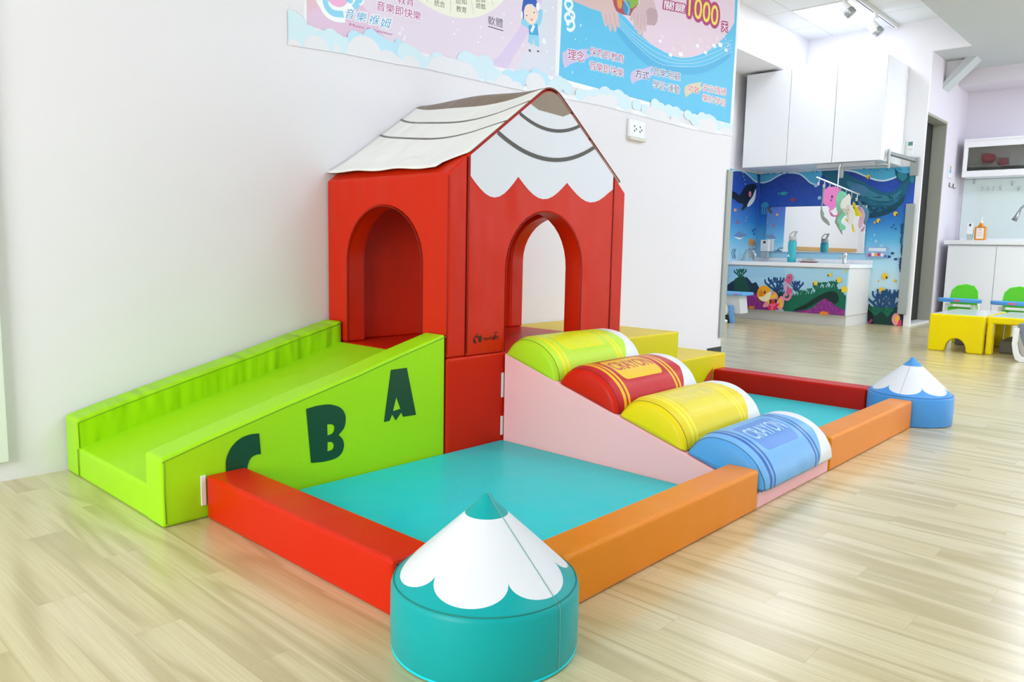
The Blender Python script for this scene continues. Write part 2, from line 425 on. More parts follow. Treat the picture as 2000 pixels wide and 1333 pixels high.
('c','b8e4f6',3.0,1.989,0.008,0.008),
('c','b8e4f6',3.133,2.222,0.005,0.005),
('c','b8e4f6',3.062,2.19,0.003,0.003),
('c','b8e4f6',3.004,2.239,0.003,0.003),
('p','cfc3e6','2892,2087 2939,2114 3006,2120 3067,2143 3165,2166 3137,2135 3190,2126 3133,2093 3058,2067 2973,2033 2924,2000 2900,2038'),
('p','cfc3e6','3658,2107 3716,2137 3806,2156 3932,2201 3900,2158 3957,2155 3904,2117 3811,2088 3707,2050 3675,2027 3646,2064'),
('p','ddd0b0','4386,2129 4446,2157 4537,2181 4644,2206 4613,2171 4671,2166 4617,2130 4507,2103 4428,2068 4406,2047 4380,2092'),
('t','理念','b0387c','29480,21270 31180,21400 29510,20610','f4f6fb',0.06,1),
('t','保育即教育','b0387c','31730,21830 35600,22050 31760,21270','f4f6fb',0.06,0),
('t','音樂即快樂','b0387c','31740,20970 35620,21120 31770,20400','f4f6fb',0.06,0),
('t','方式','3c3c80','37030,21390 38820,21500 37080,20810','f4f6fb',0.06,1),
('t','音樂·照顧','3c3c80','39330,21930 43110,22160 39370,21350','f4f6fb',0.06,0),
('t','學習·運動','3c3c80','39370,21040 43110,21210 39410,20460','f4f6fb',0.06,0),
('t','功效','c04858','44320,21540 46050,21610 44370,21010','f4f6fb',0.06,1),
('t','安定情緒','c04858','46580,21990 50450,22220 46640,21400','f4f6fb',0.06,0),
('t','樂於學習','c04858','46570,21220 50430,21350 46630,20630','f4f6fb',0.06,0),
('t','關鍵','f4f6fb','40480,26820 43420,27200 40400,26200','b8407c',0.13,1),
('t','1000','f6e45a','43880,28030 48490,28240 43840,26510','b8407c',0.13,1),
('t','天','f4f6fb','49130,27210 50110,27340 49170,26540','b8407c',0.15,1),
('c','f7f7fc',4.008,2.386,0.02,0.01),
('l','f7f7fc','4024,2391 4026,2436',0.004),
('l','f7f7fc','4026,2436 4057,2418',0.005),
('c','f7f7fc',4.158,2.318,0.025,0.013),
('l','f7f7fc','4179,2324 4183,2381',0.004),
('l','f7f7fc','4183,2381 4223,2359',0.005),
('c','f7f7fc',4.302,2.352,0.032,0.016),
('l','f7f7fc','4328,2359 4332,2428',0.004),
('l','f7f7fc','4332,2428 4383,2402',0.005),
('c','f7f7fc',4.543,2.46,0.028,0.014),
('l','f7f7fc','4565,2466 4569,2526',0.004),
('l','f7f7fc','4569,2526 4614,2503',0.005),
('c','f7f7fc',4.672,2.436,0.026,0.013),
('l','f7f7fc','4693,2442 4696,2496',0.004),
('l','f7f7fc','4696,2496 4738,2475',0.005),
('c','f7f7fc',4.807,2.514,0.033,0.015),
('l','f7f7fc','4834,2522 4837,2589',0.004),
('l','f7f7fc','4837,2589 4890,2564',0.005),
('c','f7f7fc',4.905,2.541,0.037,0.017),
('l','f7f7fc','4935,2550 4939,2624',0.004),
('l','f7f7fc','4939,2624 4998,2597',0.005),
('c','f7f7fc',5.007,2.52,0.028,0.013),
('l','f7f7fc','5029,2526 5032,2582',0.004),
('l','f7f7fc','5032,2582 5078,2562',0.005)]),
'clouds':(1000,[('low',0.97,[(0.914,1.745),(0.967,1.747),(1.28,1.768),(1.585,1.777),(1.774,1.789),(2.44,1.799),(3.325,1.83),(4.457,1.825),(4.649,1.83),(5.254,1.853)]),
('p','f0f1f6','970,1775 967,1747 1280,1768 1585,1777 1774,1789 2440,1799 3325,1830 4457,1825 4649,1830 5185,1853 5185,1888 4649,1860 4457,1855 3325,1860 2440,1829 1774,1819 1585,1807 1280,1798 967,1777'),
('c','d3ebf5',0.99,1.807,0.092,0.092),
('c','d3ebf5',1.037,1.788,0.066,0.066),
('c','d3ebf5',1.082,1.816,0.041,0.041),
('c','d3ebf5',1.117,1.789,0.049,0.049),
('c','d3ebf5',1.15,1.805,0.045,0.045),
('c','d3ebf5',1.194,1.819,0.048,0.048),
('c','d3ebf5',1.228,1.798,0.055,0.055),
('c','d3ebf5',1.279,1.799,0.046,0.046),
('c','bde5f7',1.326,1.846,0.04,0.04),
('c','bde5f7',1.362,1.839,0.042,0.042),
('c','bde5f7',1.426,1.867,0.049,0.048),
('c','bde5f7',1.472,1.852,0.048,0.046),
('c','bde5f7',1.519,1.847,0.041,0.039),
('c','bde5f7',1.593,1.882,0.024,0.022),
('c','bde5f7',1.603,1.849,0.049,0.045),
('c','bde5f7',1.561,1.831,0.052,0.049),
('c','d3ebf5',1.643,1.842,0.055,0.05),
('c','d3ebf5',1.687,1.835,0.056,0.05),
('c','d3ebf5',1.735,1.814,0.052,0.046),
('c','d3ebf5',1.781,1.802,0.056,0.049),
('c','d3ebf5',1.862,1.832,0.066,0.057),
('c','d3ebf5',1.914,1.821,0.066,0.056),
('c','d3ebf5',1.962,1.814,0.057,0.048),
('c','d3ebf5',2.072,1.871,0.079,0.065),
('c','d3ebf5',2.135,1.861,0.082,0.066),
('c','d3ebf5',2.216,1.887,0.07,0.056),
('c','d3ebf5',2.266,1.834,0.077,0.061),
('c','d3ebf5',2.321,1.827,0.065,0.051),
('c','bde5f7',2.411,1.854,0.06,0.046),
('c','bde5f7',2.482,1.854,0.069,0.052),
('c','bde5f7',2.554,1.884,0.059,0.044),
('c','bde5f7',2.655,1.902,0.065,0.048),
('c','bde5f7',2.713,1.887,0.066,0.048),
('c','d3ebf5',2.87,1.908,0.052,0.037),
('c','d3ebf5',2.917,1.9,0.052,0.037),
('c','d3ebf5',2.827,1.864,0.068,0.049),
('c','d3ebf5',2.954,1.884,0.053,0.037),
('c','d3ebf5',3.087,1.864,0.055,0.038),
('c','d3ebf5',3.169,1.861,0.066,0.045),
('c','d3ebf5',3.253,1.874,0.077,0.052),
('c','d3ebf5',3.36,1.911,0.075,0.05),
('c','d3ebf5',3.437,1.903,0.071,0.047),
('c','d3ebf5',3.515,1.915,0.078,0.051),
('c','d3ebf5',3.591,1.892,0.085,0.055),
('c','d3ebf5',3.737,1.896,0.059,0.038),
('c','d3ebf5',3.851,1.881,0.057,0.036),
('c','d3ebf5',3.976,1.935,0.064,0.04),
('c','d3ebf5',4.054,1.917,0.069,0.043),
('c','d3ebf5',4.169,1.919,0.071,0.044),
('c','d3ebf5',4.273,1.911,0.085,0.052),
('c','d3ebf5',4.448,1.924,0.063,0.038),
('c','d3ebf5',4.552,1.903,0.077,0.046),
('c','d3ebf5',4.672,1.931,0.08,0.047),
('c','d3ebf5',4.781,1.926,0.089,0.052),
('c','d3ebf5',4.825,1.915,0.096,0.056),
('c','d3ebf5',4.947,1.907,0.071,0.041),
('c','d3ebf5',5.063,1.905,0.071,0.041),
('c','d3ebf5',5.173,1.906,0.079,0.045),
('c','e8e9ef',1.002,1.744,0.035,0.035),
('c','e8e9ef',1.116,1.751,0.068,0.068),
('c','e8e9ef',1.227,1.78,0.023,0.023),
('c','e8e9ef',1.389,1.764,0.112,0.11),
('c','e8e9ef',1.529,1.761,0.079,0.074),
('c','e8e9ef',1.577,1.785,0.035,0.033),
('c','e8e9ef',1.674,1.782,0.061,0.055),
('c','e8e9ef',1.798,1.779,0.035,0.031),
('c','e8e9ef',1.907,1.772,0.124,0.106),
('c','e8e9ef',1.989,1.773,0.122,0.102),
('c','e8e9ef',2.047,1.769,0.131,0.108),
('c','e8e9ef',2.259,1.791,0.035,0.028),
('c','e8e9ef',2.378,1.802,0.082,0.063),
('c','e8e9ef',2.475,1.798,0.062,0.047),
('c','e8e9ef',2.648,1.855,0.092,0.068),
('c','e8e9ef',2.779,1.837,0.05,0.036),
('c','e8e9ef',3.2,1.817,0.087,0.059),
('c','e8e9ef',3.342,1.821,0.128,0.086),
('c','e8e9ef',3.428,1.867,0.08,0.053),
('c','e8e9ef',3.646,1.824,0.054,0.035),
('c','e8e9ef',3.955,1.852,0.103,0.065),
('c','e8e9ef',4.046,1.843,0.117,0.073),
('c','e8e9ef',4.264,1.849,0.074,0.045),
('c','e8e9ef',4.694,1.87,0.1,0.059),
('c','e8e9ef',4.804,1.872,0.123,0.072),
('c','e8e9ef',5.039,1.877,0.057,0.033),
('c','e8e9ef',5.13,1.88,0.058,0.033)]),
'counter_print':(1000,[('p','a9d8ef','1705,698 142,693 142,140 1705,140'),
('p','9fd0ec','1705,698 929,698 921,569 1705,536'),
('p','14304c','1705,441 1654,481 1615,504 1594,531 1528,566 1470,547 1437,559 1402,529 1355,478 1301,497 1252,421 1225,162 1696,140'),
('p','0d4a42','1614,488 1561,554 1472,568 1409,455 1344,312 1338,207 1596,190'),
('m','0f5a50','1521,545 1565,584 1622,624',0.02),
('m','0f5a50','1582,596 1611,618 1615,646',0.016),
('m','0f5a50','1582,596 1556,620 1555,648',0.016),
('m','0f5a50','1521,545 1542,597 1562,649',0.02),
('m','0f5a50','1548,612 1577,634 1581,662',0.016),
('m','0f5a50','1548,612 1523,636 1522,664',0.016),
('m','0f5a50','1521,545 1515,602 1492,661',0.02),
('m','0f5a50','1508,620 1537,642 1541,669',0.016),
('m','0f5a50','1508,620 1483,644 1482,671',0.016),
('m','0f5a50','1521,545 1486,594 1448,643',0.02),
('m','0f5a50','1474,609 1503,630 1507,658',0.016),
('m','0f5a50','1474,609 1449,632 1448,660',0.016),
('m','1b4a80','1014,392 1111,446 1179,502',0.026),
('m','1b4a80','1131,463 1174,496 1181,539',0.0208),
('m','1b4a80','1131,463 1093,500 1092,543',0.0208),
('m','1b4a80','1014,392 1065,467 1130,542',0.026),
('m','1b4a80','1084,490 1127,523 1134,566',0.0208),
('m','1b4a80','1084,490 1046,527 1045,569',0.0208),
('m','1b4a80','1014,392 1013,472 1019,552',0.026),
('m','1b4a80','1015,496 1057,529 1064,572',0.0208),
('m','1b4a80','1015,496 977,533 976,575',0.0208),
('m','1b4a80','1014,392 985,469 935,546',0.026),
('m','1b4a80','970,492 1012,525 1019,567',0.0208),
('m','1b4a80','970,492 933,528 932,571',0.0208),
('m','1b4a80','1014,392 940,441 880,489',0.026),
('m','1b4a80','922,456 963,488 970,531',0.0208),
('m','1b4a80','922,456 884,492 883,534',0.0208),
('m','1b4a80','755,406 803,444 845,482',0.024),
('m','1b4a80','816,455 844,477 849,506',0.019200000000000002),
('m','1b4a80','816,455 791,480 790,509',0.019200000000000002),
('m','1b4a80','755,406 782,462 790,519',0.024),
('m','1b4a80','785,479 813,501 817,530',0.019200000000000002),
('m','1b4a80','785,479 760,504 759,533',0.019200000000000002),
('m','1b4a80','755,406 755,468 744,530',0.024),
('m','1b4a80','752,486 780,508 784,537',0.019200000000000002),
('m','1b4a80','752,486 727,511 726,540',0.019200000000000002),
('m','1b4a80','755,406 717,458 678,509',0.024),
('m','1b4a80','705,473 733,495 738,524',0.019200000000000002),
('m','1b4a80','705,473 681,498 680,526',0.019200000000000002),
('m','1b4a80','938,355 982,404 1010,455',0.02),
('m','1b4a80','990,420 1017,440 1021,467',0.016),
('m','1b4a80','990,420 967,443 966,470',0.016),
('m','1b4a80','938,355 944,402 940,449',0.02),
('m','1b4a80','943,416 970,437 974,464',0.016),
('m','1b4a80','943,416 920,439 919,466',0.016),
('m','1b4a80','938,355 910,397 887,439',0.02),
('m','1b4a80','903,410 929,430 933,457',0.016),
('m','1b4a80','903,410 879,433 879,460',0.016),
('p','0b3d38','1067,389 1048,422 1027,390 1010,410 989,376 972,399 952,368 935,380 914,347 897,369 884,165 1073,152'),
('p','0f6a50','912,275 897,370 877,326 862,379 841,329 827,383 806,335 791,379 771,347 757,397 736,350 722,402 702,363 687,402 667,367 653,408 632,368 618,406 599,378 584,415 564,374 550,428 531,390 517,433 511,491 490,447 476,492 456,459 441,490 421,458 407,500 387,462 372,503 353,466 338,507 319,470 305,517 285,479 271,519 260,495 239,452 222,466 201,421 184,433 163,387 147,396 142,353 142,365 142,142 903,143'),
('m','0f6a50','712,368 733,394 747,420',0.014),
('m','0f6a50','737,402 750,412 752,426',0.011200000000000002),
('m','0f6a50','737,402 725,413 725,427',0.011200000000000002),
('m','0f6a50','712,368 716,393 719,419',0.014),
('m','0f6a50','717,401 730,411 732,425',0.011200000000000002),
('m','0f6a50','717,401 705,413 705,426',0.011200000000000002),
('m','0f6a50','712,368 705,390 688,413',0.014),
('m','0f6a50','700,397 713,408 715,421',0.011200000000000002),
('m','0f6a50','700,397 688,409 688,423',0.011200000000000002),
('m','0f6a50','651,361 670,384 683,407',0.014),
('m','0f6a50','674,391 687,401 689,415',0.011200000000000002),
('m','0f6a50','674,391 662,403 662,416',0.011200000000000002),
('m','0f6a50','651,361 656,391 657,421',0.014),
('m','0f6a50','656,400 670,410 672,424',0.011200000000000002),
('m','0f6a50','656,400 645,412 644,425',0.011200000000000002),
('m','0f6a50','651,361 640,386 625,410',0.014),
('m','0f6a50','635,393 648,403 651,417',0.011200000000000002),
('m','0f6a50','635,393 624,405 623,418',0.011200000000000002),
('m','0f6a50','583,395 603,418 614,442',0.014),
('m','0f6a50','606,426 619,436 621,449',0.011200000000000002),
('m','0f6a50','606,426 594,437 594,451',0.011200000000000002),
('m','0f6a50','583,395 583,420 584,445',0.014),
('m','0f6a50','583,428 596,438 599,452',0.011200000000000002),
('m','0f6a50','583,428 572,440 572,453',0.011200000000000002),
('m','0f6a50','583,395 575,420 565,444',0.014),
('m','0f6a50','572,427 585,437 587,451',0.011200000000000002),
('m','0f6a50','572,427 561,439 560,452',0.011200000000000002),
('m','0f6a50','517,438 534,460 546,482',0.014),
('m','0f6a50','537,466 550,477 552,490',0.011200000000000002),
('m','0f6a50','537,466 526,478 526,492',0.011200000000000002),
('m','0f6a50','517,438 523,468 522,498',0.014),
('m','0f6a50','523,477 536,488 538,501',0.011200000000000002),
('m','0f6a50','523,477 511,489 511,502',0.011200000000000002),
('m','0f6a50','517,438 500,459 492,480',0.014),
('m','0f6a50','498,465 511,476 513,489',0.011200000000000002),
('m','0f6a50','498,465 487,477 486,490',0.011200000000000002),
('m','0f6a50','470,470 486,496 502,522',0.014),
('m','0f6a50','491,504 504,514 506,527',0.011200000000000002),
('m','0f6a50','491,504 479,515 479,528',0.011200000000000002),
('m','0f6a50','470,470 473,498 478,525',0.014),
('m','0f6a50','475,506 487,516 490,530',0.011200000000000002),
('m','0f6a50','475,506 463,518 463,531',0.011200000000000002),
('m','0f6a50','470,470 462,494 448,519',0.014),
('m','0f6a50','458,502 471,512 473,525',0.011200000000000002),
('m','0f6a50','458,502 447,513 447,526',0.011200000000000002),
('m','0f6a50','403,483 415,505 431,526',0.014),
('m','0f6a50','420,511 433,522 435,535',0.011200000000000002),
('m','0f6a50','420,511 409,523 409,536',0.011200000000000002),
('m','0f6a50','403,483 411,508 411,534',0.014),
('m','0f6a50','411,516 424,526 426,539',0.011200000000000002),
('m','0f6a50','411,516 400,527 399,541',0.011200000000000002),
('m','0f6a50','403,483 390,507 380,531',0.014),
('m','0f6a50','387,514 400,525 402,538',0.011200000000000002),
('m','0f6a50','387,514 376,526 376,539',0.011200000000000002),
('m','0f6a50','327,497 338,520 354,544',0.014),
('m','0f6a50','343,527 355,538 357,551',0.011200000000000002),
('m','0f6a50','343,527 331,539 331,552',0.011200000000000002),
('m','0f6a50','327,497 333,520 334,544',0.014),
('m','0f6a50','333,527 346,538 348,551',0.011200000000000002),
('m','0f6a50','333,527 322,539 322,552',0.011200000000000002),
('m','0f6a50','327,497 318,523 303,550',0.014),
('m','0f6a50','314,531 326,542 328,555',0.011200000000000002),
('m','0f6a50','314,531 303,543 302,556',0.011200000000000002),
('m','0f6a50','278,489 288,514 304,538',0.014),
('m','0f6a50','293,521 305,531 307,544',0.011200000000000002),
('m','0f6a50','293,521 282,532 282,546',0.011200000000000002),
('m','0f6a50','278,489 278,515 280,540',0.014),
('m','0f6a50','278,523 291,533 293,546',0.011200000000000002),
('m','0f6a50','278,523 267,534 267,547',0.011200000000000002),
('m','0f6a50','278,489 268,514 260,539',0.014),
('m','0f6a50','265,521 278,532 280,545',0.011200000000000002),
('m','0f6a50','265,521 254,533 254,546',0.011200000000000002),
('s','08302c','624,253 510,340 397,405 303,430 243,394 228,317 273,276 352,310 411,326 505,271 658,171 780,162'),
('p','8a2f8a','1532,292 1514,278 1501,320 1483,302 1469,337 1452,321 1438,352 1421,336 1407,367 1389,342 1375,368 1358,348 1343,366 1325,337 1311,361 1293,336 1279,359 1261,325 1247,354 1230,325 1216,347 1199,327 1184,347 1167,324 1153,341 1136,320 1122,337 1105,315 1094,140 1522,140'),
('p','8a2f8a','779,149 764,140 751,161 736,143 723,165 707,150 695,174 679,153 667,184 651,160 639,187 623,164 611,188 595,171 583,195 568,176 556,206 541,191 529,223 514,212 503,249 488,240 477,280 463,271 451,301 436,289 425,325 411,312 399,340 383,310 371,332 356,307 343,320 328,292 315,305 299,273 287,285 271,254 258,262 242,231 230,249 215,221 203,239 188,210 176,229 161,206 149,224 142,192 142,219 142,140 779,140'),
('l','b04aa0','1326,258 1338,280',0.008),
('l','b04aa0','1169,321 1170,343',0.008),
('l','b04aa0','1155,311 1155,334',0.008),
('l','b04aa0','1267,310 1272,333',0.008),
('l','b04aa0','1229,252 1224,276',0.008),
('l','b04aa0','1451,270 1464,293',0.008),
('l','b04aa0','1303,179 1302,202',0.008),
('l','b04aa0','1202,264 1196,287',0.008),
('l','b04aa0','1473,261 1469,285',0.008),
('l','b04aa0','1220,257 1234,279',0.008),
('l','b04aa0','1406,277 1415,300',0.008),
('l','b04aa0','1189,292 1179,315',0.008),
('l','b04aa0','1163,314 1168,337',0.008),
('l','b04aa0','1317,310 1321,333',0.008),
('l','b04aa0','1152,306 1151,329',0.008),
('l','b04aa0','1462,219 1451,243',0.008),
('l','b04aa0','1434,305 1449,328',0.008),
('l','b04aa0','1298,312 1312,334',0.008),
('l','b04aa0','1307,179 1311,202',0.008),
('l','b04aa0','1349,217 1363,240',0.008),
('l','b04aa0','1281,290 1279,313',0.008),
('l','b04aa0','1132,316 1132,339',0.008),
('l','b04aa0','1270,294 1279,317',0.008),
('l','b04aa0','1109,181 1122,203',0.008),
('l','b04aa0','1224,180 1233,202',0.008),
('l','b04aa0','1269,310 1275,332',0.008),
('l','b04aa0','1239,232 1232,255',0.008),
('l','b04aa0','1479,253 1469,276',0.008),
('l','b04aa0','1276,250 1281,272',0.008),
('l','b04aa0','1117,242 1132,263',0.008),
('l','b04aa0','1192,273 1196,295',0.008),
('l','b04aa0','1426,241 1433,264',0.008),
('l','b04aa0','1475,211 1489,233',0.008),
('l','b04aa0','1201,316 1194,339',0.008),
('l','b04aa0','1187,248 1182,272',0.008),
('l','b04aa0','1409,199 1413,222',0.008),
('l','b04aa0','1414,165 1419,188',0.008),
('l','b04aa0','1357,184 1363,207',0.008),
('l','b04aa0','1246,292 1237,316',0.008),
('l','b04aa0','1411,300 1398,324',0.008),
('l','b04aa0','1438,166 1424,190',0.008),
('l','b04aa0','1271,314 1286,336',0.008),
('l','b04aa0','1428,249 1426,273',0.008),
('l','b04aa0','1126,273 1138,295',0.008),
('l','b04aa0','1288,295 1302,317',0.008),
('l','b04aa0','1285,213 1300,235',0.008),
('l','b04aa0','1327,209 1321,233',0.008),
('l','b04aa0','1353,181 1365,203',0.008),
('l','b04aa0','1221,206 1211,230',0.008),
('l','b04aa0','1316,299 1331,321',0.008),
('l','b04aa0','1301,289 1298,312',0.008),
('l','b04aa0','1476,188 1486,211',0.008),
('l','b04aa0','1510,276 1513,299',0.008),
('l','b04aa0','1287,258 1298,280',0.008),
('l','b04aa0','1313,175 1313,198',0.008),
('l','b04aa0','1139,319 1126,343',0.008),
('l','b04aa0','1155,244 1156,266',0.008),
('l','b04aa0','1291,182 1306,204',0.008),
('l','b04aa0','1252,238 1260,260',0.008),
('l','b04aa0','1218,214 1231,236',0.008),
('l','b04aa0','284,202 286,222',0.008),
('l','b04aa0','324,280 323,299',0.008),
('l','b04aa0','463,159 472,179',0.008),
('l','b04aa0','214,158 212,177',0.008),
('l','b04aa0','187,186 186,206',0.008),
('l','b04aa0','331,194 335,213',0.008),
('l','b04aa0','635,140 634,157',0.008),
('l','b04aa0','572,164 578,184',0.008),
('l','b04aa0','413,226 427,245',0.008),
('l','b04aa0','242,191 236,210',0.008),
('l','b04aa0','669,140 668,140',0.008),
('l','b04aa0','142,143 142,163',0.008),
('l','b04aa0','614,141 623,160',0.008),
('l','b04aa0','240,199 249,218',0.008),
('l','b04aa0','612,145 601,166',0.008),
('l','b04aa0','142,167 142,187',0.008),
('l','b04aa0','415,228 420,248',0.008),
('l','b04aa0','324,254 331,273',0.008),
('l','b04aa0','391,291 394,310',0.008),
('l','b04aa0','150,181 161,200',0.008),
('l','b04aa0','229,202 237,221',0.008),
('l','b04aa0','198,162 207,181',0.008),
('l','b04aa0','641,140 648,154',0.008),
('l','b04aa0','225,144 219,164',0.008),
('l','b04aa0','170,146 161,166',0.008),
('l','b04aa0','160,144 172,162',0.008),
('l','b04aa0','498,215 497,234',0.008),
('l','b04aa0','404,263 396,283',0.008),
('l','b04aa0','455,260 463,279',0.008),
('l','b04aa0','417,212 416,232',0.008),
('l','b04aa0','434,280 438,300',0.008),
('l','b04aa0','495,226 495,246',0.008),
('l','b04aa0','567,151 564,171',0.008),
('l','b04aa0','596,143 602,163',0.008),
('l','b04aa0','425,211 419,231',0.008),
('l','b04aa0','180,154 189,173',0.008),
('l','b04aa0','376,264 390,283',0.008),
('l','b04aa0','368,238 360,258',0.008),
('l','b04aa0','491,160 492,180',0.008),
('l','b04aa0','618,140 625,153',0.008),
('l','b04aa0','384,313 398,332',0.008),
('l','b04aa0','162,181 173,200',0.008),
('l','b04aa0','582,158 575,179',0.008),
('l','b04aa0','142,156 142,175',0.008),
('l','b04aa0','178,164 189,183',0.008),
('l','b04aa0','290,216 298,235',0.008),
('l','b04aa0','496,203 506,222',0.008),
('l','b04aa0','330,164 329,183',0.008),
('l','b04aa0','669,140 684,142',0.008),
('l','b04aa0','404,168 401,188',0.008),
('l','b04aa0','167,153 174,172',0.008),
('l','b04aa0','593,148 589,168',0.008),
('l','b04aa0','544,173 538,193',0.008),
('l','b04aa0','479,189 480,209',0.008),
('l','b04aa0','158,182 167,200',0.008),
('l','b04aa0','238,166 250,185',0.008),
('l','b04aa0','598,149 598,169',0.008),
('l','b04aa0','172,176 181,194',0.008),
('l','b04aa0','292,210 284,230',0.008),
('l','b04aa0','142,145 142,165',0.008),
('l','b04aa0','405,315 398,335',0.008),
('l','b04aa0','453,222 451,242',0.008),
('l','b04aa0','142,160 142,180',0.008),
('l','b04aa0','142,178 144,197',0.008),
('l','b04aa0','178,153 167,173',0.008),
('l','b04aa0','569,155 558,176',0.008),
('l','b04aa0','373,203 361,224',0.008),
('l','b04aa0','577,162 568,183',0.008),
('l','b04aa0','355,280 347,300',0.008),
('l','b04aa0','517,206 524,226',0.008),
('l','b04aa0','654,140 647,150',0.008),
('l','b04aa0','417,150 431,168',0.008),
('l','b04aa0','577,160 576,180',0.008),
('l','b04aa0','561,153 562,173',0.008),
('l','b04aa0','348,170 341,190',0.008),
('l','b04aa0','161,177 166,196',0.008),
('l','b04aa0','142,166 147,185',0.008),
('l','b04aa0','411,292 403,312',0.008),
('l','b04aa0','324,274 313,294',0.008),
('l','b04aa0','389,281 387,300',0.008),
('l','b04aa0','146,168 160,187',0.008),
('l','b04aa0','563,170 564,190',0.008),
('l','b04aa0','498,157 507,176',0.008),
('l','b04aa0','666,140 678,146',0.008),
('l','b04aa0','502,213 512,232',0.008),
('l','b04aa0','316,152 320,172',0.008),
('l','b04aa0','320,240 311,260',0.008),
('l','b04aa0','373,317 368,337',0.008),
('l','b04aa0','557,175 572,194',0.008),
('l','b04aa0','204,158 209,177',0.008),
('c','e8862a',1.335,0.162,0.044,0.019),
('c','e8862a',0.387,0.153,0.056,0.024),
('s','f09aa0','1183,186 1145,261 1086,347 1056,390 1013,372 983,322 996,270 947,334 903,296 907,204 935,151 990,178 1055,205 1139,178'),
('c','f2c62e',1.062,0.317,0.028,0.026),
('c','f2c62e',1.031,0.33,0.028,0.026),
('c','f2c62e',1.101,0.253,0.028,0.027),
('c','f2c62e',0.959,0.272,0.027,0.027),
('c','f2c62e',0.945,0.222,0.027,0.027),
('s','e0305a','1105,150 1099,222 1060,287 1017,269 993,229 952,242 990,188 1009,148'),
('m','f46a90','1057,145 1055,194 1088,223',0.03),
('l','f46a90','1055,194 1014,228',0.03),
('c','1c3a20',1.011,0.267,0.018,0.028),
('c','1c3a20',1.082,0.255,0.013,0.031),
('c','f2a818',1.175,0.353,0.095,0.105),
('s','fbf0c8','1082,378 1093,295 1144,251 1210,267 1245,302 1181,316 1130,365'),
('c','e88a20',1.219,0.355,0.031,0.042),
('c','1a1a1a',1.169,0.371,0.015,0.021),
('c','fafafa',1.176,0.376,0.005,0.007),
('s','d45a88','927,534 897,560 887,601 842,623 814,594 818,543 839,507 814,443 810,383 845,360 883,389 903,449 907,519'),
('s','c0a8cc','923,519 892,525 873,480 879,399 904,398 924,458'),
('s','a8c0d8','875,501 810,463 798,434 851,451'),
('m','e08aa8','825,377 824,331 851,297 893,299 910,331 886,358 865,344',0.03),
('c','222222',0.861,0.579,0.011,0.013),
('c','ffffff',0.866,0.585,0.004,0.005),
('c','f0d23c',0.347,0.63,0.022,0.023),
('p','e8cc50','364,629 375,624 365,615'),
('c','222222',0.368,0.62,0.008,0.013),
('c','f0d23c',0.237,0.571,0.032,0.033),
('p','e8cc50','259,571 275,563 261,551'),
('c','222222',0.266,0.561,0.007,0.013),
('c','f0d23c',0.518,0.52,0.028,0.028),
('p','e8cc50','537,519 550,513 539,502'),
('c','222222',0.543,0.51,0.008,0.013),
('c','f0d23c',0.165,0.459,0.039,0.04),
('p','e8cc50','192,458 211,449 194,433'),
('c','222222',0.202,0.449,0.007,0.013),
('c','c8cc70',0.158,0.681,0.017,0.013)]),
'mural':(1000,[('p','56b6e0','1708,1872 1708,1856 1655,1857 1556,1883 1460,1936 1365,1972 1268,1973 1152,1952 1073,1899 993,1828 917,1796 872,1817 844,1934 837,1973 1708,1973'),
('m','c8ecf8','1708,1866 1655,1857 1556,1883 1460,1936 1365,1972 1268,1973 1152,1952 1073,1899 993,1828 917,1796',0.02),
('p','56b6e0','573,1973 429,1948 287,1880 166,1832 66,1815 -31,1836 -93,1862 -279,1912 -270,1973 577,1973'),
('m','d8f0fa','571,1973 428,1945 287,1880 166,1832 66,1815 -31,1836 -90,1863',0.02),
('l','2f8ec4','929,1973 907,1973',0.015),
('l','2f8ec4','326,1973 306,1973',0.015),
('l','2f8ec4','1526,1973 1503,1973',0.015),
('l','2f8ec4','-115,1939 -134,1943',0.015),
('l','2f8ec4','1334,1973 1311,1973',0.015),
('l','2f8ec4','-201,1939 -219,1943',0.015),
('l','2f8ec4','985,1973 963,1973',0.015),
('l','2f8ec4','1687,1973 1663,1973',0.015),
('l','2f8ec4','1404,1973 1380,1973',0.015),
('l','2f8ec4','151,1945 131,1949',0.015),
('l','2f8ec4','-233,1946 -251,1950',0.015),
('l','2f8ec4','-56,1939 -75,1943',0.015),
('l','2f8ec4','247,1960 227,1964',0.015),
('l','2f8ec4','193,1943 174,1947',0.015),
('l','2f8ec4','46,1950 26,1954',0.015),
('l','2f8ec4','1518,1973 1495,1973',0.015),
('l','2f8ec4','-94,1948 -113,1952',0.015),
('l','2f8ec4','-49,1951 -68,1955',0.015),
('l','2f8ec4','1530,1973 1507,1973',0.015),
('l','2f8ec4','1419,1973 1395,1973',0.015),
('l','2f8ec4','1617,1973 1593,1973',0.015),
('l','2f8ec4','1515,1973 1491,1973',0.015),
('l','2f8ec4','1590,1973 1566,1973',0.015),
('l','2f8ec4','1657,1973 1633,1973',0.015),
('l','2f8ec4','1405,1973 1382,1973',0.015),
('l','2f8ec4','929,1973 908,1973',0.015),
('s','1f6684','844,1973 732,1973 604,1966 459,1888 298,1803 158,1719 38,1668 -59,1677 -134,1742 -192,1816 -228,1864 -257,1838 -229,1747 -208,1613 -153,1495 -31,1404 114,1359 232,1355 323,1435 398,1525 512,1652 643,1763 775,1858 835,1933'),
('s','174c66','403,1596 244,1522 74,1483 -86,1531 -191,1630 -181,1546 -93,1446 65,1370 215,1353 304,1417'),
('s','3a8098','524,1830 365,1779 206,1695 68,1630 -62,1634 -154,1699 -82,1582 80,1561 267,1610 427,1685'),
('s','4a7ea8','418,1799 278,1749 240,1696 304,1646 408,1666 466,1739'),
('m','2f88a0','-10,1519 -33,1510 -59,1513',0.008),
('m','2f88a0','-37,1580 -61,1571 -86,1573',0.008),
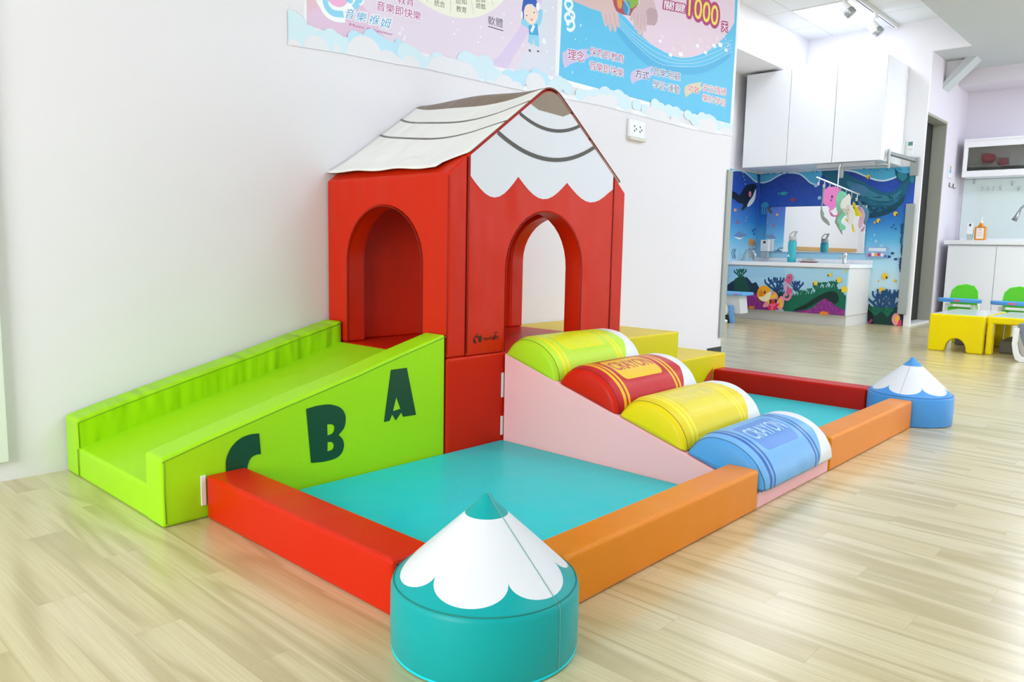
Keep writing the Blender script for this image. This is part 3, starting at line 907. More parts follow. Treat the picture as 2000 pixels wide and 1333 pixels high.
('m','14485e','-127,1631 -150,1622 -176,1625',0.008),
('m','2f88a0','-121,1493 -144,1484 -169,1487',0.008),
('m','14485e','-13,1572 -36,1563 -62,1566',0.008),
('m','2f88a0','128,1571 104,1561 78,1564',0.008),
('m','14485e','89,1503 65,1494 39,1497',0.008),
('m','2f88a0','377,1587 352,1578 325,1581',0.008),
('m','14485e','171,1501 147,1492 120,1495',0.008),
('m','2f88a0','-57,1629 -80,1620 -106,1622',0.008),
('m','2f88a0','104,1464 80,1455 54,1458',0.008),
('m','14485e','129,1566 105,1557 78,1560',0.008),
('m','2f88a0','-82,1558 -105,1549 -131,1552',0.008),
('m','2f88a0','31,1481 8,1472 -18,1474',0.008),
('m','2f88a0','262,1614 237,1605 211,1608',0.008),
('m','14485e','303,1542 278,1533 251,1536',0.008),
('m','14485e','13,1630 -11,1620 -36,1623',0.008),
('m','2f88a0','256,1482 231,1473 204,1476',0.008),
('m','14485e','364,1629 339,1620 312,1622',0.008),
('m','2f88a0','265,1464 240,1455 213,1458',0.008),
('m','14485e','53,1557 29,1548 3,1551',0.008),
('m','2f88a0','22,1575 -2,1565 -28,1568',0.008),
('m','14485e','-12,1602 -36,1593 -61,1596',0.008),
('m','2f88a0','188,1606 164,1596 137,1599',0.008),
('m','14485e','119,1620 95,1611 69,1613',0.008),
('m','2f88a0','349,1642 324,1633 297,1636',0.008),
('m','14485e','-11,1612 -35,1603 -61,1606',0.008),
('m','14485e','143,1520 119,1511 93,1514',0.008),
('m','2f88a0','182,1487 158,1478 131,1481',0.008),
('m','14485e','-18,1589 -42,1580 -68,1582',0.008),
('m','2f88a0','-47,1540 -70,1531 -96,1534',0.008),
('m','14485e','67,1432 43,1423 17,1426',0.008),
('m','2f88a0','30,1530 6,1521 -20,1523',0.008),
('m','2f88a0','334,1563 309,1553 282,1556',0.008),
('m','14485e','7,1428 -16,1419 -42,1422',0.008),
('m','2f88a0','218,1445 194,1436 168,1439',0.008),
('m','14485e','174,1618 149,1608 123,1611',0.008),
('m','2f88a0','282,1468 257,1459 230,1462',0.008),
('m','14485e','-63,1454 -87,1445 -112,1448',0.008),
('m','14485e','132,1440 108,1431 82,1434',0.008),
('m','2f88a0','65,1637 41,1628 15,1630',0.008),
('m','14485e','388,1578 363,1569 336,1572',0.008),
('m','2f88a0','1,1587 -22,1578 -48,1581',0.008),
('m','14485e','130,1614 106,1605 80,1607',0.008),
('m','2f88a0','185,1480 161,1471 134,1474',0.008),
('m','14485e','322,1567 297,1558 270,1561',0.008),
('m','2f88a0','-87,1577 -111,1568 -136,1571',0.008),
('m','14485e','327,1506 302,1496 275,1499',0.008),
('m','2f88a0','212,1554 188,1545 161,1548',0.008),
('m','14485e','285,1621 261,1612 234,1614',0.008),
('m','2f88a0','54,1532 31,1523 5,1526',0.008),
('m','2f88a0','227,1425 203,1416 176,1419',0.008),
('m','14485e','320,1561 296,1551 269,1554',0.008),
('m','2f88a0','121,1445 97,1436 71,1439',0.008),
('m','14485e','-5,1474 -29,1464 -54,1467',0.008),
('m','2f88a0','163,1530 139,1521 113,1524',0.008),
('s','1a5a70','-63,1943 -122,1903 -211,1885 -222,1840 -179,1783 -121,1810 -76,1872'),
('s','2f8496','-98,1904 -195,1883 -203,1840 -162,1800 -111,1845'),
('s','2f8496','-235,1881 -277,1895 -292,1786 -250,1780'),
('c','3f9fb8',1.347,1.697,0.055,0.026),
('p','3f9fb8','1391,1698 1430,1718 1428,1681'),
('c','222222',1.316,1.693,0.009,0.005),
('c','b03a5c',1.209,1.607,0.031,0.022),
('p','b03a5c','1234,1607 1256,1624 1254,1592'),
('c','222222',1.192,1.604,0.005,0.004),
('c','f0c83c',0.253,1.874,0.025,0.027),
('c','2a2a2a',0.239,1.862,0.007,0.011),
('c','f0c83c',-0.107,1.401,0.026,0.028),
('c','2a2a2a',-0.121,1.39,0.008,0.011),
('c','f0c83c',0.09,1.317,0.025,0.026),
('c','2a2a2a',0.076,1.306,0.007,0.011),
('c','f0c83c',0.13,1.293,0.013,0.014),
('c','2a2a2a',0.122,1.287,0.004,0.005),
('c','f0c83c',-0.041,0.617,0.04,0.042),
('c','2a2a2a',-0.062,0.601,0.011,0.017),
('c','f0c83c',-0.167,0.565,0.018,0.019),
('c','2a2a2a',-0.177,0.558,0.005,0.008),
('c','f0c83c',-0.016,0.44,0.034,0.035),
('c','2a2a2a',-0.033,0.427,0.01,0.014),
('c','f0c83c',0.034,0.551,0.011,0.013),
('c','2a2a2a',0.028,0.546,0.004,0.005),
('c','f0c83c',-0.09,0.282,0.026,0.028),
('c','2a2a2a',-0.104,0.272,0.007,0.011),
('c','1c5ca0',-0.096,1.257,0.013,0.01),
('c','1c5ca0',-0.073,1.231,0.013,0.01),
('c','1c5ca0',-0.123,1.214,0.013,0.01),
('c','9fd4ee',0.913,1.788,0.025,0.025),
('c','9fd4ee',0.854,1.623,0.024,0.024),
('c','9fd4ee',0.123,1.136,0.013,0.013),
('c','9fd4ee',0.1,1.057,0.021,0.021),
('c','9fd4ee',0.029,0.997,0.025,0.025),
('c','9fd4ee',0.153,1.086,0.008,0.008),
('s','3a9cc8','1666,1544 1638,1582 1588,1586 1551,1547 1563,1523 1654,1519'),
('l','5ab4d8','1644,1525 1644,1419',0.015),
('l','5ab4d8','1614,1524 1613,1419',0.015),
('l','5ab4d8','1584,1523 1583,1418',0.015),
('c','1c4a8c',-0.109,0.908,0.023,0.015),
('c','1c4a8c',-0.152,0.835,0.022,0.015),
('c','1c4a8c',-0.072,0.863,0.022,0.016),
('m','164a6a','-206,1120 -193,1201 -200,1282',0.012),
('s','164a6a','-204,1144 -188,1160 -176,1176 -195,1164'),
('s','164a6a','-204,1144 -218,1160 -227,1177 -210,1164'),
('s','164a6a','-202,1177 -185,1193 -173,1209 -192,1196'),
('s','164a6a','-202,1177 -215,1193 -225,1209 -208,1196'),
('s','164a6a','-199,1209 -183,1225 -171,1242 -190,1228'),
('s','164a6a','-199,1209 -213,1225 -222,1241 -205,1228'),
('s','164a6a','-197,1241 -180,1258 -168,1274 -187,1261'),
('s','164a6a','-197,1241 -211,1258 -220,1274 -203,1261'),
('m','164a6a','-206,1017 -195,1068 -204,1120',0.012),
('s','164a6a','-205,1032 -194,1042 -187,1053 -199,1045'),
('s','164a6a','-205,1032 -213,1043 -219,1053 -208,1045'),
('s','164a6a','-202,1060 -192,1070 -185,1080 -197,1072'),
('s','164a6a','-202,1060 -211,1070 -217,1080 -206,1072'),
('s','164a6a','-200,1087 -190,1097 -182,1108 -195,1099'),
('s','164a6a','-200,1087 -209,1097 -215,1108 -204,1099'),
('m','1a3f7a','-224,880 -213,948 -220,1017',0.02),
('s','1a3f7a','-223,900 -209,914 -199,927 -215,917'),
('s','1a3f7a','-223,900 -234,914 -242,928 -228,917'),
('s','1a3f7a','-221,928 -207,941 -197,955 -213,944'),
('s','1a3f7a','-221,928 -232,942 -240,956 -226,944'),
('s','1a3f7a','-218,955 -205,969 -195,982 -211,972'),
('s','1a3f7a','-218,955 -230,969 -238,983 -224,972'),
('s','1a3f7a','-216,983 -202,996 -192,1010 -209,999'),
('s','1a3f7a','-216,983 -228,997 -236,1010 -221,999'),
('m','1a3f7a','-224,673 -210,767 -216,862',0.02),
('s','1a3f7a','-222,701 -203,720 -189,738 -211,724'),
('s','1a3f7a','-222,701 -238,721 -249,740 -229,724'),
('s','1a3f7a','-219,739 -200,758 -186,776 -208,762'),
('s','1a3f7a','-219,739 -235,759 -246,778 -226,762'),
('s','1a3f7a','-216,777 -197,796 -183,814 -205,800'),
('s','1a3f7a','-216,777 -232,796 -243,816 -223,800'),
('s','1a3f7a','-213,815 -194,833 -180,852 -203,837'),
('s','1a3f7a','-213,815 -229,834 -240,853 -220,838'),
('p','0b3d38','98,2 112,237 79,189 55,252 22,200 -4,251 -36,201 -60,268 -93,213 -117,269 -149,225 -174,267 -205,229 -229,284 -239,152 -298,87 -298,4 123,2'),
('s','141a24','125,251 86,182 47,2 123,2'),
('p','1c2028','-222,168 -298,159 -298,3 -235,3'),
('m','1a4a7a','-23,189 60,253 134,317',0.03),
('m','1a4a7a','82,272 136,317 146,375',0.024),
('m','1a4a7a','82,272 35,323 34,381',0.024),
('m','1a4a7a','-23,189 21,289 34,390',0.03),
('m','1a4a7a','25,319 79,364 88,422',0.024),
('m','1a4a7a','25,319 -22,370 -22,428',0.024),
('m','1a4a7a','-23,189 -23,312 -50,435',0.03),
('m','1a4a7a','-31,349 23,394 32,452',0.024),
('m','1a4a7a','-31,349 -77,399 -77,457',0.024),
('m','1a4a7a','-23,189 -83,278 -172,368',0.03),
('m','1a4a7a','-110,305 -57,349 -48,407',0.024),
('m','1a4a7a','-110,305 -155,355 -156,413',0.024),
('m','1a4a7a','-153,216 -73,277 -6,340',0.03),
('m','1a4a7a','-53,296 -3,338 6,392',0.024),
('m','1a4a7a','-53,296 -95,343 -96,397',0.024),
('m','1a4a7a','-153,216 -136,321 -104,425',0.03),
('m','1a4a7a','-127,352 -77,393 -69,447',0.024),
('m','1a4a7a','-127,352 -169,399 -169,452',0.024),
('m','1a4a7a','-153,216 -175,324 -171,429',0.03),
('m','1a4a7a','-174,355 -125,397 -116,450',0.024),
('m','1a4a7a','-174,355 -215,402 -216,455',0.024),
('m','1a4a7a','-153,216 -237,309 -292,400',0.03),
('m','1a4a7a','-254,337 -205,378 -197,431',0.024),
('m','1a4a7a','-254,337 -295,383 -296,436',0.024),
('m','0f6a50','39,114 72,154 117,193',0.02),
('m','0f6a50','85,165 110,186 115,213',0.016),
('m','0f6a50','85,165 63,189 63,217',0.016),
('m','0f6a50','39,114 51,168 78,220',0.02),
('m','0f6a50','59,183 84,204 89,231',0.016),
('m','0f6a50','59,183 37,207 37,235',0.016),
('m','0f6a50','39,114 24,162 15,209',0.02),
('m','0f6a50','21,176 47,197 51,224',0.016),
('m','0f6a50','21,176 0,200 -1,227',0.016),
('m','0f6a50','39,114 -3,156 -27,197',0.02),
('m','0f6a50','-10,168 15,189 19,216',0.016),
('m','0f6a50','-10,168 -32,192 -32,219',0.016),
('m','0f6a50','-112,107 -80,146 -36,184',0.02),
('m','0f6a50','-67,157 -42,178 -38,205',0.016),
('m','0f6a50','-67,157 -88,181 -89,208',0.016),
('m','0f6a50','-112,107 -96,165 -84,224',0.02),
('m','0f6a50','-92,183 -67,203 -63,230',0.016),
('m','0f6a50','-92,183 -114,207 -114,234',0.016),
('m','0f6a50','-112,107 -121,158 -137,209',0.02),
('m','0f6a50','-126,173 -101,194 -97,221',0.016),
('m','0f6a50','-126,173 -147,197 -147,224',0.016),
('m','0f6a50','-112,107 -134,152 -168,196',0.02),
('m','0f6a50','-144,165 -119,185 -115,212',0.016),
('m','0f6a50','-144,165 -165,189 -165,216',0.016),
('s','f09aa0','-168,59 -176,130 -215,159 -258,118 -256,40 -210,2'),
('c','f2c62e',-0.228,0.09,0.024,0.035),
('s','e03a5a','-242,12 -253,83 -278,76 -283,7'),
('l','a03a6a','112,2 68,58',0.03)]),
'mural_side':(1000,[('p','56b6e0','8516,1973 9338,1973 9374,1866 9256,1876 9055,1944 8884,1973 8685,1963 8531,1939'),
('m','c8ecf8','8531,1939 8685,1963 8885,1973 9056,1940 9256,1876 9375,1861',0.02),
('s','1a2434','8560,1687 8720,1679 8844,1651 8919,1711 9013,1783 9156,1818 9327,1825 9336,1759 9303,1681 9272,1593 9173,1521 9069,1506 8992,1456 8908,1466 8983,1530 8816,1548 8691,1587 8569,1615'),
('s','e6eef4','9326,1768 9332,1663 9281,1584 9173,1521 9090,1513 9144,1586 9241,1658'),
('c','d88a9a',9.157,1.683,0.042,0.04),
('c','e8a060',8.744,1.445,0.044,0.02),
('c','b04a6a',8.84,1.285,0.036,0.017),
('p','b04a6a','8811,1284 8784,1294 8787,1271'),
('c','222222',8.861,1.284,0.005,0.003),
('s','6a8ac0','8730,1096 8825,1141 8904,1172 8947,1151 9053,1139 9153,1122 9037,1100 8832,1084'),
('s','e8f0f8','8751,1089 8956,1079 9039,1089 8918,1056'),
('c','1c5ca0',9.304,1.184,0.03,0.017),
('c','1c5ca0',9.353,1.143,0.031,0.017),
('c','1c5ca0',9.367,1.205,0.03,0.017),
('c','9fd4ee',8.909,1.95,0.011,0.011),
('c','9fd4ee',8.935,1.906,0.011,0.011),
('c','9fd4ee',8.974,1.863,0.011,0.011),
('c','9fd4ee',8.997,1.809,0.011,0.011),
('c','9fd4ee',9.087,1.366,0.011,0.011),
('c','9fd4ee',9.072,1.318,0.011,0.011),
('s','e09040','9198,999 9212,1057 9287,1078 9365,1054 9394,1003 9286,987'),
('m','e0a468','9241,1000 9235,913 9276,798',0.02),
('m','e0a468','9298,1001 9292,914 9333,798',0.02),
('m','e0a468','9350,1002 9344,915 9386,798',0.02),
('m','2a6a9a','8746,796 8713,870 8746,926',0.015),
('m','2a6a9a','8794,796 8761,870 8795,927',0.015),
('m','2a6a9a','8827,796 8793,871 8827,927',0.015)]),
}

# ================================================================== materials
def m_wall(name, col):
    m, nt, b = base(name); co = objco(nt)
    c = mixc(nt, noise(nt, co, 1.2, 4) * 0.25, rgb(col), tuple(x * 0.94 for x in rgb(col)[:3]) + (1,))
    setc(nt, b, c); b.inputs['Roughness'].default_value = 0.62; b.inputs['Specular IOR Level'].default_value = 0.35
    bump(nt, b, noise(nt, co, 60, 3) * 0.0006 + noise(nt, co, 3, 2) * 0.004, 0.6, 1.0); return m
WALL = m_wall('wall_paint', '#eae8ee'); WALLW = m_wall('wall_paint_white', '#f4f2f5'); WALLP = m_wall('wall_paint_lilac', '#e1dbe4')
CEIL = m_wall('ceiling_paint', '#c6cccf')
def m_floor():
    m, nt, b = base('vinyl_planks'); co = objco(nt); x, y, z = xyz(nt, co)
    pw, pl = 0.105, 0.78
    ix = (x / pw).f('FLOOR'); fx = (x / pw).f('FRACT')
    off = (ix * 0.3819).f('FRACT') * pl
    iy = ((y + off) / pl).f('FLOOR'); fy = ((y + off) / pl).f('FRACT')
    seed = ((ix * 12.9898 + iy * 78.233).f('SINE') * 43758.5).f('FRACT')
    cx = nt.nodes.new('ShaderNodeCombineXYZ')
    for i, s_ in enumerate((x * 9.0 + seed * 37.0, y * 0.9 + seed * 11.0, seed * 5.0)): nt.links.new(s_.s, cx.inputs[i])
    def nz(sc, det, dist):
        n = nt.nodes.new('ShaderNodeTexNoise'); n.inputs['Scale'].default_value = sc; n.inputs['Detail'].default_value = det; n.inputs['Distortion'].default_value = dist
        nt.links.new(cx.outputs[0], n.inputs['Vector']); return N(nt, n.outputs[0])
    ring = (nz(0.9, 1.2, 0.4) * 26.0).f('SINE') * 0.5 + 0.5
    cf = nt.nodes.new('ShaderNodeCombineXYZ')
    for i, s_ in enumerate((x * 150.0, y * 3.0, seed)): nt.links.new(s_.s, cf.inputs[i])
    n2 = nt.nodes.new('ShaderNodeTexNoise'); n2.inputs['Scale'].default_value = 1.0; n2.inputs['Detail'].default_value = 3; nt.links.new(cf.outputs[0], n2.inputs['Vector'])
    fine = N(nt, n2.outputs[0])
    A_, B_, D_ = rgb('#dfd4aa'), rgb('#d4c694'), rgb('#aa9a66')
    c = mixc(nt, seed, A_, B_)
    c = mixc(nt, ring.f('POWER', 3.0) * 0.55, c, D_)
    c = mixc(nt, (fine - 0.35).f('MAXIMUM', 0.0) * 1.0, c, rgb('#b09868'))
    gap = fx.lt(0.012).f('MAXIMUM', fy.lt(0.0025))
    c = mixc(nt, gap * 0.35, c, rgb('#a8946a'))
    setc(nt, b, c)
    r = fine * 0.08 + 0.20
    nt.links.new(r.s, b.inputs['Roughness']); b.inputs['Specular IOR Level'].default_value = 0.75
    b.inputs['Coat Weight'].default_value = 0.45; b.inputs['Coat Roughness'].default_value = 0.28
    bump(nt, b, fine * 0.0005 + ring * 0.0002 - gap * 0.0008, 0.5, 1.0); return m
FLOOR = m_floor()
def m_ctile():
    m, nt, b = base('ceiling_tiles'); co = objco(nt); x, y, z = xyz(nt, co)
    fx = ((x - 8.10 + 7.5) / 0.75).f('FRACT'); fy = ((y - 0.82 + 7.0) / 0.70).f('FRACT')
    ln = fx.lt(0.025).f('MAXIMUM', fy.lt(0.025))
    setc(nt, b, mixc(nt, ln, rgb('#e6e9ea'), rgb('#d2d7d9'))); b.inputs['Roughness'].default_value = 0.8
    bump(nt, b, noise(nt, co, 90, 3) * 0.001, 0.5, 1.0); return m
CTILE = m_ctile()
CHROME = plain('chrome', '#c8cdd0', 0.16, 1.0); STEEL = plain('brushed_steel', '#b0b4b6', 0.32, 1.0)
LAM = plain('white_laminate', '#f2f5f9', 0.25, 0, 0.5, 0.03); LAMG = plain('grey_laminate', '#dcdcda', 0.45, 0, 0.4, 0.05)
GUARD = plain('grey_corner_foam', '#a6aeaa', 0.6, 0, 0.3, 0.06); DARK = plain('dark_plastic', '#26282a', 0.5)
WHITE = plain('white_plastic', '#f0f2f2', 0.35); CREAM = plain('velcro_white', '#e9e7e2', 0.85)
RED = vinyl('red_vinyl', '#d02404', 0.34, 0.0, (1, 1, 0.5)); REDP = vinyl('red_vinyl_panel', '#cc2606', 0.36, 0.010, (1.2, 1.2, 0.6)); REDF = vinyl('red_vinyl_far', '#c41c12', 0.34)
SEAM = plain('red_seam', '#8c1408', 0.7); LIME = vinyl('lime_vinyl', '#a2e018', 0.36, 0.0, (1, 1, 1)); LIMEW = vinyl('lime_vinyl_wrinkled', '#a0dc0a', 0.36, 0.014, (3.2, 0.6, 0.7)); LSEAM = plain('lime_seam', '#6ea010', 0.7)
ORANGE = vinyl('orange_vinyl', '#e88908', 0.30); TEAL = vinyl('teal_vinyl', '#18d2da', 0.28); PINK = vinyl('pink_vinyl', '#f8bec2', 0.42)
YEL = vinyl('yellow_vinyl', '#e6cc10', 0.36); BLUEV = vinyl('blue_vinyl', '#4f97dc', 0.38)
# ================================================================== room shell
g = G(); g.box(-5, -8.2, -0.1, 12.6, 2.2, 0, FLOOR); struct('floor', g, loc=(0, 0, 0), wn=False)
g = G(); g.box(-5, 0, 0, 5.19, 0.35, 3.3, WALL); struct('wall_left', g, wn=False)
g = G(); g.box(4.84, 0.35, 0, 5.19, 1.72, 3.3, WALLW); struct('wall_niche_return', g, wn=False)
g = G(); g.box(4.84, 1.72, 0, 9.6, 1.9, 3.75, WALLW); struct('wall_niche_side', g, wn=False)
g = G(); g.box(5.19, 1.15, 3.2, 9.44, 1.72, 3.75, WALLW); struct('trim_1', g, wn=False)             # dropped beam above the cabinets
g = G(); g.box(9.44, -0.37, 0, 9.48, 1.72, 3.75, WALLW); g.box(9.44, -0.78, 3.33, 9.48, -0.37, 3.75, WALLW); struct('wall_niche_back', g, wn=False)
g = G(); g.box(5.19, -0.78, 3.7, 9.44, 1.15, 3.8, CTILE); struct('ceiling_niche', g, loc=(0, 0, 0), wn=False)
g = G(); g.box(5.17, -0.78, 3.3, 5.19, 1.72, 3.8, WALLW); struct('trim_2', g, wn=False)
g = G(); g.box(-5, -8.2, 3.33, 12.6, -0.78, 3.8, CEIL); g.box(-5, -0.78, 3.33, 5.17, 0.35, 3.8, CEIL); g.box(9.48, -0.78, 3.33, 12.6, 0.5, 3.8, CEIL); struct('ceiling', g, wn=False)
# corridor wall with the dark doorway
g = G(); g.box(9.48, -0.37, 2.60, 10.36, -0.10, 3.33, WALLP); g.box(10.36, -0.37, 0, 11.32, -0.10, 3.33, WALLP); struct('wall_door_side', g, wn=False)
g = G(); JMB = plain('door_jamb_grey', '#a3a598', 0.6, var=0.1)
g.box(10.34, -0.376, 0, 10.372, -0.215, 2.62, JMB, 0.003); g.box(9.485, -0.376, 2.588, 10.34, -0.215, 2.62, JMB, 0.003); struct('trim_3', g)
g = G(); g.box(9.485, -0.215, 0.0, 10.36, -0.16, 2.60, plain('dark_door', '#1d1f21', 0.4), 0.004); struct('door_1', g)
g = G(); g.box(9.49, -0.37, 0.0, 10.33, -0.22, 0.03, LAMG, 0.002); struct('trim_4', g)
g = G(); g.box(11.32, -4.5, 0, 11.5, 0.2, 3.3, WALLP); struct('wall_kitchen', g, wn=False)
g = G(); g.box(10.75, -4.5, 3.13, 11.32, -0.37, 3.33, WALLP); struct('trim_5', g, wn=False)             # kitchen beam
g = G(); g.prism([(-0.37, 3.33), (-0.37, 3.06), (-0.60, 3.33)], 'X', 10.12, 10.24, WALLW); struct('trim_6', g, wn=False)
g = G(); g.prism([(-0.37, 3.06), (-0.37, 2.98), (-0.72, 3.33), (-0.60, 3.33)], 'X', 10.02, 10.30, CEIL); struct('trim_7', g, wn=False)
# far walls with windows behind the camera
g = G(); g.box(5.4, 1.66, 0.93, 8.05, 1.719, 0.99, plain('honey_wood', '#d3a45c', 0.45, var=0.2), 0.004); struct('trim_9', g)
def wall_with_windows(name, ax, v, th, a0, a1, wins, z0, z1, wn_):
    g = G(); cuts = [a0] + [c for w in wins for c in w] + [a1]
    def bx(p0, p1, q0, q1):
        if ax == 'X': g.box(v, p0, q0, v + th, p1, q1, WALL)
        else: g.box(p0, v, q0, p1, v + th, q1, WALL)
    for i in range(0, len(cuts), 2): bx(cuts[i], cuts[i + 1], 0, 3.3)
    for w in wins: bx(w[0], w[1], 0, z0); bx(w[0], w[1], z1, 3.3)
    struct(name, g, wn=False)
    FR = plain('window_frame_white', '#e8eaec', 0.4)
    for k, w in enumerate(wins):
        g = G(); m = (w[0] + w[1]) / 2; c = v + th / 2
        def fb(p0, p1, q0, q1, d=0.03):
            if ax == 'X': g.box(c - d, p0, q0, c + d, p1, q1, FR, 0.004)
            else: g.box(p0, c - d, q0, p1, c + d, q1, FR, 0.004)
        fb(w[0], w[1], z0, z0 + 0.05); fb(w[0], w[1], z1 - 0.05, z1); fb(w[0], w[0] + 0.05, z0 + 0.05, z1 - 0.05); fb(w[1] - 0.05, w[1], z0 + 0.05, z1 - 0.05); fb(m - 0.03, m + 0.03, z0 + 0.05, z1 - 0.05)
        struct('window_%d' % (wn_ + k), g)
wall_with_windows('wall_back', 'X', -5.0, 0.2, -8.2, 0.0, [(-5.0, -2.9), (-2.6, -0.5)], 0.5, 2.8, 1)
wall_with_windows('wall_front', 'Y', -8.2, 0.2, -5.0, 12.6, [(-3.6, -1.2), (-0.6, 1.8), (2.4, 4.8), (5.4, 7.8), (8.4, 10.8)], 0.5, 2.9, 3)
g = G(); g.box(12.4, -8.2, 0, 12.6, -4.5, 3.3, WALL); g.box(11.5, -4.7, 0, 12.6, -4.5, 3.3, WALL); struct('wall_right', g, wn=False)
# small fittings of the shell
g = G(); g.box(-0.60, -0.03, 0.075, -0.19, 0.0, 2.9, plain('pale_green_trim', '#e4ebe0', 0.5), 0.004); struct('trim_8', g)
g = G(); g.box(4.95, -0.004, 0.0, 5.20, 0.02, 0.055, DARK); struct('baseboard_end', g)
GP = [(-0.012, -0.012), (0.05, -0.012), (0.05, 0.0), (0.0, 0.0), (0.0, 0.05), (-0.012, 0.05)]
g = G(); g.prism([(5.205 - a, b - 0.003) for a, b in [(-0.014, -0.014), (0.07, -0.014), (0.07, 0.0), (0.0, 0.0), (0.0, 0.09), (-0.014, 0.09)]], 'Z', 0.135, 1.57, GUARD, 0.003)
tag(obj('corner_guard', g), 'grey foam corner guard on the end of the long wall', 'corner guard')
g = G(); g.box(9.40, -0.335, 0.15, 9.428, -0.225, 1.52, GUARD, 0.008)
tag(obj('corner_guard', g), 'grey foam corner guard beside the dark doorway at the mural edge', 'corner guard')
# ceiling lights
LEDM = plain('led_diffuser', '#eef3ff', 0.5, emit=15.0); LEDH = plain('led_diffuser_hall', '#e6eeff', 0.5, emit=20.0)
def ceiling_light(x0, y0, x1, y1, z, label, mat, group=None):
    t = thing('ceiling_light', ((x0 + x1) / 2, (y0 + y1) / 2, z - 0.02), label, 'ceiling light', group)
    g = G(); f = 0.015
    g.box(x0, y0, z - 0.012, x1, y0 + f, z, WHITE); g.box(x0, y1 - f, z - 0.012, x1, y1, z, WHITE); g.box(x0, y0 + f, z - 0.012, x0 + f, y1 - f, z, WHITE); g.box(x1 - f, y0 + f, z - 0.012, x1, y1 - f, z, WHITE)
    obj('frame', g, t); g = G(); g.box(x0 + f, y0 + f, z - 0.009, x1 - f, y1 - f, z - 0.001, mat); obj('diffuser', g, t); return t
ceiling_light(8.10, 0.13, 8.84, 0.81, 3.70, 'bright square ceiling panel light above the wash area cabinets', LEDM)
ceiling_light(6.55, 0.13, 7.29, 0.81, 3.70, 'unseen square ceiling panel light, added nearer the hall to brighten the wash alcove', LEDM)  # extra panel out of view, added to brighten the alcove wall
for px_, py_ in [(2.2, -2.9), (1.2, -4.8), (3.8, -3.8), (8.0, -2.45), (2.8, -5.8), (5.2, -3.2), (5.2, -5.8), (7.8, -3.2), (7.8, -5.8), (10.0, -2.4)]:  # unseen hall panels, several added to light the play set and far floor
    ceiling_light(px_, py_, px_ + 1.2, py_ + 0.5, 3.298, 'long unseen ceiling panel light added over the main hall', LEDH, 'unseen ceiling panel lights added over the main hall')
# ================================================================== posters and sticker on the long wall
g = G(); art(g, ART['poster_pink'], onY(-0.0003), 0.000009)
tag(obj('wall_poster', g, loc=(1.95, 0, 1.85), wn=False), 'pink and lilac wall poster with cartoon girl and cream wheel, left of the blue one', 'poster')
g = G(); art(g, ART['poster_blue'], onY(-0.0003), 0.000009)
tag(obj('wall_poster', g, loc=(4.0, 0, 1.93), wn=False), 'blue wall poster with baby arms, swirl and white outlined writing', 'poster')
g = G(); art(g, ART['clouds'], onY(-0.0036), 0.00001)
tag(obj('cloud_sticker', g, loc=(3.0, 0, 1.8), wn=False), 'band of white and pale blue clouds along the bottom of the two posters', 'wall sticker')
t = thing('wall_outlet', (3.73, 0, 1.67), 'white double wall outlet right of the playhouse roof', 'outlet')
g = G(); g.box(3.63, -0.022, 1.665, 3.83, 0, 1.79, WHITE, 0.006); obj('face_plate', g, t)
g = G(); g.box(3.63, -0.035, 1.645, 3.83, -0.0, 1.668, plain('beige_plastic', '#d9d6cc', 0.5), 0.004); obj('lower_cover', g, t)
g = G()
for cx_ in (3.705, 3.775):
    for dx, dz in ((-0.012, 0.018), (-0.012, -0.014), (0.010, 0.0)): g.box(cx_ + dx - 0.005, -0.0235, 1.725 + dz - 0.006, cx_ + dx + 0.005, -0.0215, 1.725 + dz + 0.006, DARK)
obj('socket', g, t)
# ================================================================== soft play set
FB = 0.014
# --- slide
def lerp(a, b, t): return a + (b - a) * t
ztop = [(0.0, 0.216), (0.15, 0.258), (0.42, 0.328), (0.72, 0.402), (0.92, 0.457), (1.152, 0.517)]
t = thing('play_slide', (0.58, -0.43, 0), 'lime green foam slide with dark green letters, against the wall', 'slide')
g = G(); g.prism([(0.004, 0), (0.004, 0.108), (0.35, 0.200), (0.75, 0.306), (1.150, 0.418), (1.150, 0)], 'Y', -0.742, -0.125, LIME, 0.010, 3); obj('ramp', g, t)
g = G(); g.prism([(0, 0)] + ztop + [(1.154, 0)], 'Y', -0.136, -0.012, LIMEW, 0.013, 4, ang=12); obj('side_wall', g, t)
g = G(); g.prism([(0, 0)] + ztop + [(1.154, 0)], 'Y', -0.854, -0.735, LIME, 0.013, 4, ang=12)
art(g, ART['slide'], onY(-0.8542), 0.0006); obj('side_wall', g, t, label='front side wall with dark green letters C B A')
def seam(path, parent, mat, r=0.0014): g = G(); g.tube(path, r, mat, 5); return obj('seam', g, parent, wn=False)
seam([(0.006, -0.1365, 0.11)] + [(x + 0.004, -0.1365, z - 0.011) for x, z in ztop], t, LSEAM)
seam([(x + 0.003, -0.8545, z - 0.010) for x, z in ztop], t, LSEAM); seam([(0.010, -0.8545, 0.012), (0.008, -0.8548, 0.1), (0.010, -0.8545, 0.206)], t, LSEAM)
seam([(-0.0005, -0.1365, 0.108), (-0.0005, -0.134, 0.05), (0.0, -0.1365, 0.006)], t, LSEAM)
# --- tower base block
g = G(); g.box(1.160, -0.860, 0, 2.392, -0.004, 0.417, RED, 0.016, 4)
tag(obj('platform_block', g), 'red foam platform block under the playhouse', 'foam block')
